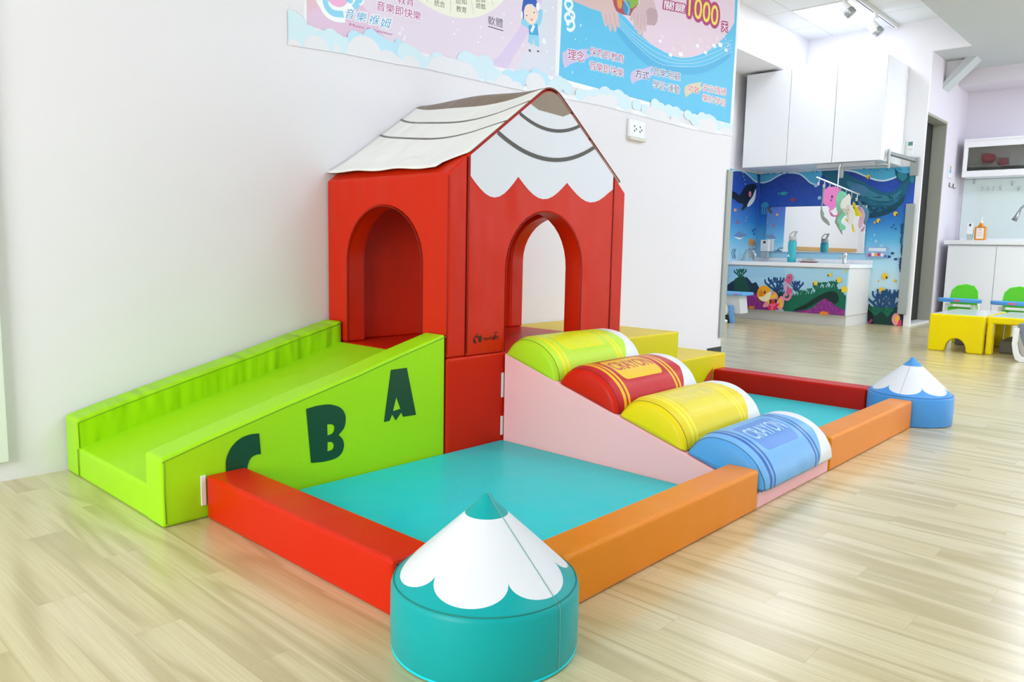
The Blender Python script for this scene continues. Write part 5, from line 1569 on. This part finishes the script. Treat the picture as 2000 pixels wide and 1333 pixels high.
# wall rack arm (folded hanger bracket) and bib hanger
t = thing('wall_rack', (9.43, -0.22, 1.90), 'grey metal folding wall rack under the right wall cabinet', 'rack')
RK = plain('grey_metal', '#a9adac', 0.35, 0.8)
g = G(); g.box(9.405, -0.335, 1.86, 9.434, -0.235, 2.08, RK, 0.004); obj('wall_plate', g, t)
g = G(); g.tube([(9.42, -0.29, 2.04), (8.80, -0.165, 2.075)], 0.026, RK, 4); obj('arm', g, t)
g = G(); g.tube([(8.80, -0.165, 2.12), (8.80, -0.165, 1.90)], 0.020, RK, 12); obj('post', g, t)
g = G(); g.box(8.66, -0.06, 1.925, 8.70, 0.62, 1.975, RK, 0.003); g.box(8.665, 0.30, 1.80, 8.695, 0.36, 1.93, RK, 0.003)
g.tube([(8.80, -0.165, 1.94), (8.72, -0.05, 1.95)], 0.016, RK, 6); obj('rail', g, t)
t = thing('bib_hanger', (8.60, 0.35, 1.75), 'silver clip hanger with a row of pegs under the wall cabinets', 'hanger')
g = G(); g.tube([(8.62, 0.335, 1.62), (8.62, 0.335, 1.90), (8.63, 0.33, 1.935), (8.655, 0.325, 1.955), (8.68, 0.33, 1.978)], 0.007, CHROME, 8); obj('hook', g, t)
A0, A1 = (8.62, 0.60, 1.815), (8.62, 0.07, 1.585)
g = G()
for dz in (0, 0.012): g.tube([(A0[0] + dz, A0[1], A0[2] + dz * 0.5), (A1[0] + dz, A1[1], A1[2] + dz * 0.5)], 0.007, CHROME, 8)
obj('bar', g, t)
for k in range(8):
    s_ = (k + 0.5) / 8; p = [lerp(a, b, s_) for a, b in zip(A0, A1)]
    g = G(); g.tube([(p[0], p[1], p[2]), (p[0], p[1] - 0.008, p[2] - 0.03), (p[0], p[1] + 0.006, p[2] - 0.06)], 0.006, CHROME, 6); g.box(p[0] - 0.006, p[1] - 0.012, p[2] - 0.085, p[0] + 0.006, p[1] + 0.012, p[2] - 0.045, CHROME, 0.002); obj('clip', g, t)
def smooth2(P, n=5):
    o = []; L_ = len(P)
    for i in range(L_):
        p0, p1, p2, p3 = P[i - 1], P[i], P[(i + 1) % L_], P[(i + 2) % L_]
        for k in range(n):
            s_ = k / n
            o.append(tuple(.5 * ((2 * p1[d]) + (-p0[d] + p2[d]) * s_ + (2 * p0[d] - 5 * p1[d] + 4 * p2[d] - p3[d]) * s_ * s_ + (-p0[d] + 3 * p1[d] - 3 * p2[d] + p3[d]) * s_ ** 3) for d in (0, 1)))
    return o
def cloth(x, P, mat, th=0.010, sm=True):
    g = G(); Q = smooth2(P) if sm else P
    g.prism(Q, 'X', x, x + th, mat, 0.003, 2, ang=40)
    for v in g.bm.verts: v.co.x += 0.016 * math.sin(v.co.y * 60 + x * 40) + 0.010 * math.sin(v.co.z * 25)
    return g
def bib(x, P, col, label, extras=()):
    t = thing('baby_bib', (x, sum(p[0] for p in P) / len(P), min(p[1] for p in P)), label, 'bib', 'bibs on the clip hanger')
    obj('cloth', cloth(x, P, plain('cloth_' + col.lstrip('#'), col, 0.7)), t)
    for nm, E, ec in extras: obj(nm, cloth(x - 0.006, E, plain('cloth_' + ec.lstrip('#'), ec, 0.7), 0.006), t)
    return t
bib(8.55, [(0.449, 1.662), (0.398, 1.686), (0.338, 1.683), (0.284, 1.656), (0.311, 1.605), (0.319, 1.536), (0.311, 1.484), (0.321, 1.441), (0.344, 1.411), (0.379, 1.407), (0.408, 1.451), (0.455, 1.487), (0.468, 1.557), (0.468, 1.619)], '#ee8ad0', 'pink round baby bib with black face, largest on the hanger', [('eye', [(0.379, 1.568), (0.384, 1.557), (0.397, 1.552), (0.411, 1.557), (0.418, 1.569), (0.413, 1.58), (0.4, 1.584), (0.386, 1.579)], '#1a1418'), ('eye', [(0.357, 1.571), (0.36, 1.56), (0.368, 1.556), (0.377, 1.561), (0.381, 1.572), (0.379, 1.583), (0.37, 1.587), (0.361, 1.582)], '#1a1418'), ('mouth', [(0.372, 1.527), (0.373, 1.517), (0.378, 1.513), (0.383, 1.517), (0.386, 1.527), (0.385, 1.537), (0.38, 1.541), (0.375, 1.536)], '#1a1418'), ('strap', [(0.399, 1.411), (0.377, 1.407), (0.356, 1.363), (0.312, 1.349), (0.275, 1.379), (0.265, 1.409), (0.248, 1.396), (0.266, 1.361), (0.311, 1.332), (0.363, 1.341)], '#f090c8')])
bib(8.64, [(0.509, 1.723), (0.483, 1.726), (0.494, 1.599), (0.499, 1.511), (0.503, 1.44), (0.48, 1.369), (0.483, 1.342), (0.401, 1.249), (0.417, 1.227), (0.482, 1.276), (0.533, 1.361), (0.524, 1.458), (0.521, 1.6)], '#a8b4ac', 'long grey green bib strap hanging at the left end of the clip hanger', [])
bib(8.57, [(0.339, 1.598), (0.294, 1.636), (0.247, 1.632), (0.21, 1.594), (0.241, 1.552), (0.263, 1.501), (0.249, 1.423), (0.202, 1.362), (0.233, 1.31), (0.247, 1.267), (0.191, 1.21), (0.206, 1.17), (0.249, 1.18), (0.272, 1.241), (0.298, 1.269), (0.299, 1.363), (0.319, 1.468), (0.34, 1.546)], '#86dcb4', 'mint green baby bib beside the pink one', [])
bib(8.6, [(0.296, 1.391), (0.27, 1.381), (0.276, 1.294), (0.235, 1.133), (0.252, 1.13), (0.307, 1.234), (0.329, 1.277)], '#9aa49c', 'narrow grey strap hanging lowest, behind the mint bib', [])
bib(8.54, [(0.248, 1.495), (0.223, 1.558), (0.175, 1.6), (0.144, 1.548), (0.137, 1.479), (0.118, 1.445), (0.089, 1.359), (0.091, 1.273), (0.114, 1.239), (0.141, 1.248), (0.181, 1.326), (0.219, 1.386), (0.247, 1.439)], '#ecebe0', 'cream baby bib with dark dots', [('lower_flap', [(0.228, 1.421), (0.147, 1.47), (0.141, 1.445), (0.147, 1.359), (0.145, 1.273), (0.174, 1.325)], '#dcdad0'), ('dot', [(0.172, 1.404), (0.174, 1.399), (0.177, 1.397), (0.181, 1.399), (0.183, 1.404), (0.182, 1.409), (0.178, 1.411), (0.174, 1.409)], '#5a5650'), ('dot', [(0.146, 1.409), (0.147, 1.404), (0.15, 1.402), (0.154, 1.404), (0.156, 1.409), (0.155, 1.414), (0.151, 1.416), (0.148, 1.414)], '#5a5650'), ('dot', [(0.158, 1.368), (0.159, 1.363), (0.163, 1.361), (0.166, 1.363), (0.168, 1.368), (0.167, 1.373), (0.164, 1.375), (0.16, 1.373)], '#5a5650')])
bib(8.61, [(0.146, 1.5), (0.115, 1.491), (0.082, 1.43), (0.037, 1.331), (0.069, 1.34), (0.105, 1.341), (0.133, 1.406)], '#f2e61e', 'yellow baby bib with a green leaf mark', [('leaf_mark', [(0.114, 1.426), (0.117, 1.413), (0.126, 1.408), (0.136, 1.413), (0.141, 1.427), (0.138, 1.44), (0.129, 1.446), (0.119, 1.44)], '#2a8c5a'), ('strap', [(0.211, 1.316), (0.188, 1.298), (0.156, 1.268), (0.12, 1.259), (0.086, 1.164), (0.093, 1.146), (0.11, 1.159), (0.131, 1.241), (0.164, 1.25), (0.2, 1.285)], '#f0dc28')])
bib(8.66, [(0.104, 1.451), (0.045, 1.439), (0.018, 1.363), (0.022, 1.295), (0.036, 1.208), (0.061, 1.204), (0.073, 1.278), (0.064, 1.338)], '#c8a0b0', 'dusty pink baby bib hanging at the right end of the hanger', [('strap', [(0.04, 1.169), (0.006, 1.221), (-0.004, 1.204), (0.018, 1.157)], '#b88a9a')])
bib(8.7, [(0.114, 1.522), (0.052, 1.469), (-0.006, 1.416), (-0.016, 1.347), (0.004, 1.27), (0.023, 1.313), (0.052, 1.383), (0.092, 1.453)], '#4a86a8', 'blue grey baby bib, rearmost at the right end of the hanger', [])
# ================================================================== kitchen side
t = thing('kitchen_counter', (10.9, -2.5, 0), 'white kitchen base cabinet with worktop at the far right', 'counter')
g = G(); g.box(10.53, -4.4, 0.0, 11.315, -0.47, 1.04, LAM, 0.003); obj('body', g, t)
g = G(); g.box(10.48, -4.4, 1.043, 11.315, -0.43, 1.10, LAM, 0.005); g.box(11.28, -4.4, 1.10, 11.315, -0.43, 1.14, LAM, 0.003); obj('worktop', g, t)
for k, (ya, yb) in enumerate([(-1.03, -0.475), (-1.60, -1.036), (-2.2, -1.606), (-2.8, -2.206)]):
    g = G(); g.box(10.508, ya, 0.08, 10.528, yb, 1.025, LAM, 0.002); obj('door', g, t)
g = G(); g.box(11.300, -4.4, 1.14, 11.318, -0.42, 1.95, plain('pale_glass_panel', '#dbe8e4', 0.12)); tag(obj('backsplash', g, wn=False), 'pale green glass backsplash above the kitchen worktop', 'backsplash')
t = thing('kitchen_wall_cabinet', (11.1, -1.6, 1.95), 'white kitchen wall cabinet with frosted glass front', 'cabinet')
g = G(); g.box(10.97, -2.8, 1.955, 11.31, -0.462, 1.985, LAM, 0.002); g.box(10.97, -2.8, 2.43, 11.31, -0.462, 2.46, LAM, 0.002); g.box(11.29, -2.8, 1.985, 11.31, -0.462, 2.43, LAMG)
g.box(10.97, -0.482, 1.985, 11.29, -0.462, 2.43, LAMG); g.box(10.97, -2.8, 1.985, 11.29, -2.0, 2.43, LAM); obj('body', g, t)
g = G(); FR2 = plain('white_frame', '#f2f2f4', 0.35)
g.box(10.945, -2.0, 1.955, 10.968, -0.462, 2.035, FR2, 0.003); g.box(10.945, -2.0, 2.345, 10.968, -0.462, 2.455, FR2, 0.003); g.box(10.945, -0.515, 2.036, 10.968, -0.462, 2.344, FR2, 0.003); g.box(10.945, -2.0, 2.036, 10.968, -1.94, 2.344, FR2, 0.003)
g.box(10.940, -2.0, 2.425, 10.946, -0.462, 2.430, LAMG); obj('door_frame', g, t)
FRG = plain('frosted_glass', '#e4e4e2', 0.62, trans=1.0); FRG.node_tree.nodes['Principled BSDF'].inputs['IOR'].default_value = 1.12
g = G(); g.box(10.952, -1.94, 2.036, 10.958, -0.515, 2.344, FRG); obj('glass_pane', g, t)
CI = 'soft shapes behind the frosted kitchen cabinet pane'
for (yy, zz, ry, rz, c_, lb) in [(-0.72, 2.21, 0.09, 0.07, '#a04a50', 'blurred red bundle behind the frosted pane, upper left'), (-0.90, 2.14, 0.07, 0.07, '#985058', 'blurred red bundle behind the frosted pane, lower one'), (-0.66, 2.02, 0.05, 0.035, '#d8c490', 'blurred cream cup behind the frosted pane'), (-0.80, 2.02, 0.045, 0.035, '#bcd8cc', 'blurred pale green cup behind the frosted pane'), (-1.06, 2.02, 0.06, 0.035, '#8ca040', 'blurred olive bowl behind the frosted pane')]:
    g = G(); g.lathe([(0, -rz), (ry * 0.6, -rz * 0.85), (ry, 0), (ry * 0.8, rz * 0.7), (0, rz)], (11.12, yy, zz if zz > 2.05 else 1.986 + rz), plain('item_' + c_.lstrip('#'), c_, 0.6), 20)
    tag(obj('stored_item', g), lb, 'kitchen item', CI)
g = G(); g.box(10.99, -1.30, 1.986, 11.20, -0.55, 2.10, LAMG) if 0 else g.box(10.99, -1.98, 2.085, 11.28, -0.485, 2.095, plain('glass_shelf', '#c8d4d0', 0.1, trans=0.6)); obj('shelf', g, t)
t = thing('soap_pump_bottle', (10.75, -0.79, 1.10), 'amber pump bottle with cream label on the kitchen worktop', 'bottle')
AM = plain('amber_soap', '#e89410', 0.2, trans=0.15)
g = G(); g.box(10.72, -0.855, 1.101, 10.79, -0.722, 1.285, AM, 0.014, 4); g.lathe([(0.045, 0), (0.028, 0.03), (0.02, 0.05), (0, 0.05)], (10.755, -0.788, 1.28), AM, 20); obj('body', g, t)
g = G(); g.lathe([(0, 0), (0.018, 0), (0.018, 0.025), (0.006, 0.03), (0.006, 0.06), (0.012, 0.062), (0.012, 0.075), (0, 0.077)], (10.755, -0.788, 1.33), WHITE, 16); obj('pump', g, t)
g = G(); g.box(10.7165, -0.832, 1.125, 10.7195, -0.745, 1.265, plain('cream_label', '#f4e6d8', 0.6), 0.0); art(g, [('l', '#a06a50', [(-0.80, 1.24), (-0.77, 1.24)], 0.006), ('l', '#b88a70', [(-0.81, 1.20), (-0.76, 1.20)], 0.004), ('l', '#b88a70', [(-0.81, 1.17), (-0.76, 1.17)], 0.004)], onX(10.7163), 0.0004); obj('label_sticker', g, t, wn=False)
dispenser(10.76, -0.665, 1.101, 0.075, 0.07, 0.235, 'white soap dispenser beside the amber bottle')
t = thing('kitchen_faucet', (10.9, -1.27, 1.10), 'brushed steel gooseneck kitchen faucet at the right edge', 'faucet')
g = G(); g.tube([(10.9, -1.40, 1.10), (10.9, -1.40, 1.45), (10.9, -1.37, 1.54), (10.9, -1.31, 1.58), (10.9, -1.24, 1.57), (10.9, -1.19, 1.52), (10.9, -1.165, 1.46)], 0.016, STEEL, 12); obj('neck', g, t)
g = G(); g.tube([(10.9, -1.17, 1.475), (10.9, -1.15, 1.42), (10.9, -1.125, 1.365)], [0.018, 0.026, 0.034], STEEL, 14); obj('spray_head', g, t)
HK = 'small hooks on the kitchen backsplash'
for k, (yy, zz, dk) in enumerate([(-0.545, 1.90, 1), (-0.655, 1.80, 0), (-0.72, 1.80, 0), (-0.79, 1.80, 0), (-0.87, 1.80, 0), (-1.00, 1.86, 1), (-1.08, 1.79, 1)]):
    mt = STEEL if dk else plain('clear_hook', '#c8d4d0', 0.3)
    g = G(); g.box(11.288, yy - 0.012, zz, 11.299, yy + 0.012, zz + 0.05, mt, 0.003); g.tube([(11.287, yy, zz + 0.01), (11.272, yy, zz - 0.012), (11.262, yy, zz + 0.008)], 0.004, mt, 6)
    tag(obj('wall_hook', g), 'small wall hook on the pale green kitchen backsplash', 'hook', HK)
# wall fittings beside the cabinet
t = thing('remote_control', (9.43, -0.215, 2.09), 'white remote control with green display beside the wall cabinet', 'remote control')
g = G(); g.box(9.418, -0.255, 2.09, 9.439, -0.180, 2.29, WHITE, 0.006); obj('body', g, t)
g = G(); g.box(9.4155, -0.243, 2.225, 9.4178, -0.192, 2.272, plain('green_display', '#5c8f7a', 0.3)); obj('display', g, t)
g = G()
for dy in (-0.235, -0.218, -0.201): g.box(9.4150, dy - 0.005, 2.17, 9.4178, dy + 0.005, 2.19, LAMG)
obj('button', g, t)
g = G(); g.box(9.422, -0.150, 2.09, 9.439, -0.105, 2.285, WHITE, 0.004); tag(obj('switch_plate', g), 'narrow white wall plate between cabinet and remote control', 'wall plate')
g = G(); g.box(10.60, -0.382, 1.93, 10.78, -0.372, 2.10, plain('card_white', '#e4e8ee', 0.5)); art(g, [('c', '#d8a06a', 10.69, 2.07, 0.04, 0.02), ('c', '#8ab4dc', 10.68, 2.02, 0.05, 0.03)], onY(-0.3825), 0.0006)
tag(obj('wall_card', g), 'small picture card on the lilac wall right of the doorway', 'card')
for k, xx in enumerate((10.72, 10.92)):
    g = G(); g.box(xx - 0.012, -0.382, 1.81, xx + 0.012, -0.371, 1.87, plain('bronze_hook', '#6c625c', 0.4), 0.003); g.tube([(xx, -0.381, 1.82), (xx, -0.40, 1.80), (xx, -0.408, 1.82)], 0.005, plain('bronze_hook', '#6c625c', 0.4), 6)
    tag(obj('wall_hook', g), 'dark metal hook on the lilac wall right of the doorway', 'hook', 'dark hooks beside the doorway')
# track lights
t = thing('track_light', (8.4, 0.05, 3.69), 'white ceiling track with two spotlights above the wash area', 'track light')
g = G(); g.box(6.9, 0.035, 3.655, 9.43, 0.085, 3.699, WHITE, 0.004); g.box(6.9, 0.053, 3.6535, 9.38, 0.067, 3.656, plain('track_slot', '#6a6f80', 0.5)); obj('rail', g, t)
def spot(x, d, zt=3.655):
    g = G(); g.box(x - 0.03, 0.035, zt - 0.055, x + 0.07, 0.085, zt, WHITE, 0.004); g.tube([(x, 0.06, zt - 0.04), (x, 0.06, zt - 0.13)], 0.013, WHITE, 8)
    g.cyl(Vector((x, 0.06, zt - 0.15)) - Vector(d) * 0.05, Vector((x, 0.06, zt - 0.15)) + Vector(d) * 0.05, 0.055, WHITE, 24, 0.006); s_ = obj('spotlight', g, t)
    g = G(); c0 = Vector((x, 0.06, zt - 0.15)); g.cyl(c0 + Vector(d) * 0.05, c0 + Vector(d) * 0.12, 0.058, STEEL, 24, 0.004)
    for q in range(3): g.cyl(c0 + Vector(d) * (0.062 + q * 0.018), c0 + Vector(d) * (0.068 + q * 0.018), 0.062, STEEL, 24, 0.002)
    obj('heat_sink', g, s_, wn=False)
dv = Vector((0.25, -0.62, -0.72)).normalized()
spot(8.62, tuple(dv)); spot(7.70, tuple(dv))
# ================================================================== far tables, mats and seats
def foam_table(name, x0, x1, ya, yb, z, arch, label, grp, legw=0.05, zo=0.284):
    t = thing(name, ((x0 + x1) / 2, (ya + yb) / 2, 0), label, 'play table', grp)
    if arch:
        c, hw, hz = arch; P = [(yb, 0), (c + hw, 0)] + [(c + hw * 0.92 * math.cos(math.pi * k / 12), 0.02 + (hz - 0.02) * math.sin(math.pi * k / 12)) for k in range(0, 13)] + [(c - hw, 0), (ya, 0), (ya, z), (yb, z)]
    else: P = [(yb, 0), (yb - legw, 0), (yb - legw, zo), (ya + legw, zo), (ya + legw, 0), (ya, 0), (ya, z), (yb, z)]
    g = G(); g.prism(P, 'X', x0, x0 + 0.10, YG, 0.016, 4, ang=30); obj('end_frame', g, t)
    g = G(); g.prism(P, 'X', x1 - 0.10, x1, YG, 0.016, 4, ang=30); obj('end_frame', g, t)
    g = G(); g.box(x0 + 0.09, ya + 0.01, z - 0.07, x1 - 0.09, yb - 0.01, z - 0.004, YG, 0.006); obj('apron', g, t)
    g = G(); g.box(x0 + 0.03, ya + 0.02, z - 0.004, x1 - 0.03, yb - 0.02, z + 0.004, TOPM, 0.003); obj('tabletop', g, t); return t
YG = vinyl('glossy_yellow_foam', '#f6df0a', 0.16); TOPM = plain('pale_grey_tabletop', '#d5d6d2', 0.18)
PT = 'yellow play tables at the right'
foam_table('play_table', 7.00, 7.98, -1.640, -1.190, 0.345, (-1.42, 0.095, 0.128), 'yellow play table with half round cutout, left of the pair', PT)
foam_table('play_table', 7.05, 7.98, -2.30, -1.652, 0.345, None, 'yellow play table with open front cut by the right edge', PT)
GB = plain('grey_brown_foam', '#6c6a62', 0.6)
g = G(); g.box(7.30, -2.24, 0.0, 7.90, -1.715, 0.115, GB, 0.012); tag(obj('foam_pad', g), 'dark grey foam pad under the open fronted yellow table', 'foam pad', 'dark foam pads under the tables')
g = G(); g.box(7.70, -1.56, 0.0, 7.86, -1.26, 0.115, GB, 0.012); tag(obj('foam_pad', g), 'dark grey foam pad seen through the half round cutout', 'foam pad', 'dark foam pads under the tables')
g = G(); g.prism([(-1.95, 0.30), (-2.25, 0.30), (-2.10, 0.05)], 'X', 8.005, 8.03, plain('dark_red_plastic', '#7c2026', 0.5), 0.004); tag(obj('play_board', g), 'dark red triangular board behind the open fronted yellow table', 'board')
g = G(); g.box(8.0, -1.83, 0.0, 8.03, -1.79, 0.33, plain('blue_plastic', '#4a94dc', 0.35), 0.004); g.box(8.0, -1.88, 0.0, 8.03, -1.84, 0.33, YG, 0.004); tag(obj('table_leg_frame', g), 'blue and yellow upright strips behind the open fronted yellow table', 'frame')
BT = plain('blue_plastic', '#4a94dc', 0.35); GRN = plain('bright_green_plastic', '#58d016', 0.28)
def booster(xc_, yc, rot, label):
    t = thing('booster_seat', (xc_, yc, 0), label, 'booster seat', 'green booster seats with blue trays')
    g = G(); w = 0.135
    P = [(yc - w * 0.95, 0.37), (yc - w, 0.44), (yc - w * 0.92, 0.52), (yc - w * 0.62, 0.572), (yc, 0.590), (yc + w * 0.62, 0.572), (yc + w * 0.92, 0.52), (yc + w, 0.44), (yc + w * 0.95, 0.37)]
    g.prism(P, 'X', xc_ + 0.10, xc_ + 0.13, GRN, 0.010, 3, ang=40)
    for v in g.bm.verts: v.co.x -= (v.co.y - yc) ** 2 * 3.5
    obj('backrest', g, t)
    g = G(); g.tube([(xc_ + 0.096 - (q * 0.05) ** 2 * 3.5, yc + q * 0.05, 0.548 - abs(q) ** 2 * 0.012) for q in (-1, -0.5, 0, 0.5, 1)], 0.007, plain('dark_green_slot', '#2f8a0c', 0.5), 6); obj('handle_slot', g, t)
    g = G(); g.box(xc_ - 0.12, yc - 0.13, 0.30, xc_ + 0.12, yc + 0.13, 0.345, GRN, 0.02, 3); obj('seat', g, t)
    g = G(); n = 28
    g.prism([(xc_ - 0.13 + 0.115 * math.cos(2 * math.pi * k / n), yc + 0.205 * (1 if math.sin(2 * math.pi * k / n) > 0 else -1) * abs(math.sin(2 * math.pi * k / n)) ** 0.6) for k in range(n)], 'Z', 0.402, 0.440, BT, 0.008, 3, ang=40); tr = obj('tray', g, t)
    g = G(); g.box(xc_ - 0.2475, yc - 0.03, 0.413, xc_ - 0.2435, yc + 0.03, 0.431, plain('red_badge', '#d86a7a', 0.5), 0.001); obj('badge', g, tr)
    for dx in (-0.10, 0.10):
        for dy in (-0.12, 0.12):
            g = G(); g.prism([(yc + dy * 1.25 - 0.022, 0.0), (yc + dy * 1.25 + 0.022, 0.0), (yc + dy + 0.016, 0.38), (yc + dy - 0.016, 0.38)], 'X', xc_ + dx - 0.02, xc_ + dx + 0.02, WHITE, 0.004); obj('leg', g, t)
booster(8.36, -1.16, 0, 'green booster seat with blue tray, nearer the dark doorway')
booster(8.30, -1.66, 0, 'green booster seat with blue tray at the right edge of the photo')
t = thing('step_stool', (8.1, 1.38, 0), 'small white stool chair with blue tray and blue legs, left of the wash counter', 'stool')
g = G(); g.box(7.88, 1.125, 0.345, 8.20, 1.62, 0.385, plain('light_blue_plastic', '#6cb2ee', 0.35), 0.012, 3); tr = obj('tray', g, t)
g = G(); g.box(7.876, 1.185, 0.357, 7.8795, 1.235, 0.372, plain('red_badge', '#d86a7a', 0.5)); obj('badge', g, tr)
g = G(); g.prism([(1.20, 0.345), (1.55, 0.345), (1.60, 0.12), (1.165, 0.12)], 'X', 7.96, 8.16, plain('pale_grey_plastic', '#dfe4e4', 0.4), 0.01); obj('body', g, t)
g = G(); g.prism([(1.30, 0.0), (1.55, 0.0), (1.55, 0.09), (1.30, 0.09)], 'X', 7.92, 8.05, DARK, 0.006); obj('foot_block', g, t)
for ya, yb in ((1.30, 1.255), (1.47, 1.50)):
    g = G(); g.prism([(yb - 0.025, 0), (yb + 0.025, 0), (ya + 0.02, 0.22), (ya - 0.02, 0.22)], 'X', 7.90, 7.95, plain('light_blue_leg', '#5f9fe0', 0.35), 0.006); obj('leg', g, t)
g = G(); g.lathe([(0, 0), (0.045, 0), (0.07, 0.06), (0.045, 0.12), (0, 0.13)], (7.915, 1.375, 0.10), WHITE, 20)
for v in g.bm.verts: v.co.x = 7.915 + (v.co.x - 7.915) * 0.3
obj('rounded_panel', g, t)
g = G()
for k in range(3): g.lathe([(0, 0), (0.022, 0.004), (0.03, 0.022), (0.022, 0.04), (0, 0.045)], (7.86, 1.32 + k * 0.045, 0.0), WHITE, 12)
tag(obj('toy_figure', g), 'tiny white toy on the floor in front of the white stool', 'toy')
t = thing('child_seat', (6.95, -2.02, 0), 'white seat frame with grey cushion cut off by the right edge', 'seat')
g = G(); g.prism([(-1.915, 0.285), (-1.91, 0.15), (-1.925, 0.07), (-1.945, 0.02), (-1.975, 0.0), (-2.16, 0.0), (-2.16, 0.03), (-1.985, 0.045), (-1.965, 0.08), (-1.95, 0.16), (-1.955, 0.285)], 'X', 6.70, 6.74, WHITE, 0.006, ang=40); obj('side_frame', g, t)
g = G(); g.prism([(-1.915, 0.285), (-1.91, 0.15), (-1.925, 0.07), (-1.945, 0.02), (-1.975, 0.0), (-2.16, 0.0), (-2.16, 0.03), (-1.985, 0.045), (-1.965, 0.08), (-1.95, 0.16), (-1.955, 0.285)], 'X', 6.99, 7.03, WHITE, 0.006, ang=40); obj('side_frame', g, t)
g = G(); g.prism([(-1.93, 0.31), (-1.945, 0.325), (-2.16, 0.325), (-2.16, 0.13), (-1.99, 0.13), (-1.965, 0.20)], 'X', 6.745, 6.985, plain('slate_cushion', '#7c8490', 0.6), 0.012, ang=30); obj('cushion', g, t)
#@END
for o in bpy.data.objects:
    if '_base' in o: del o['_base']
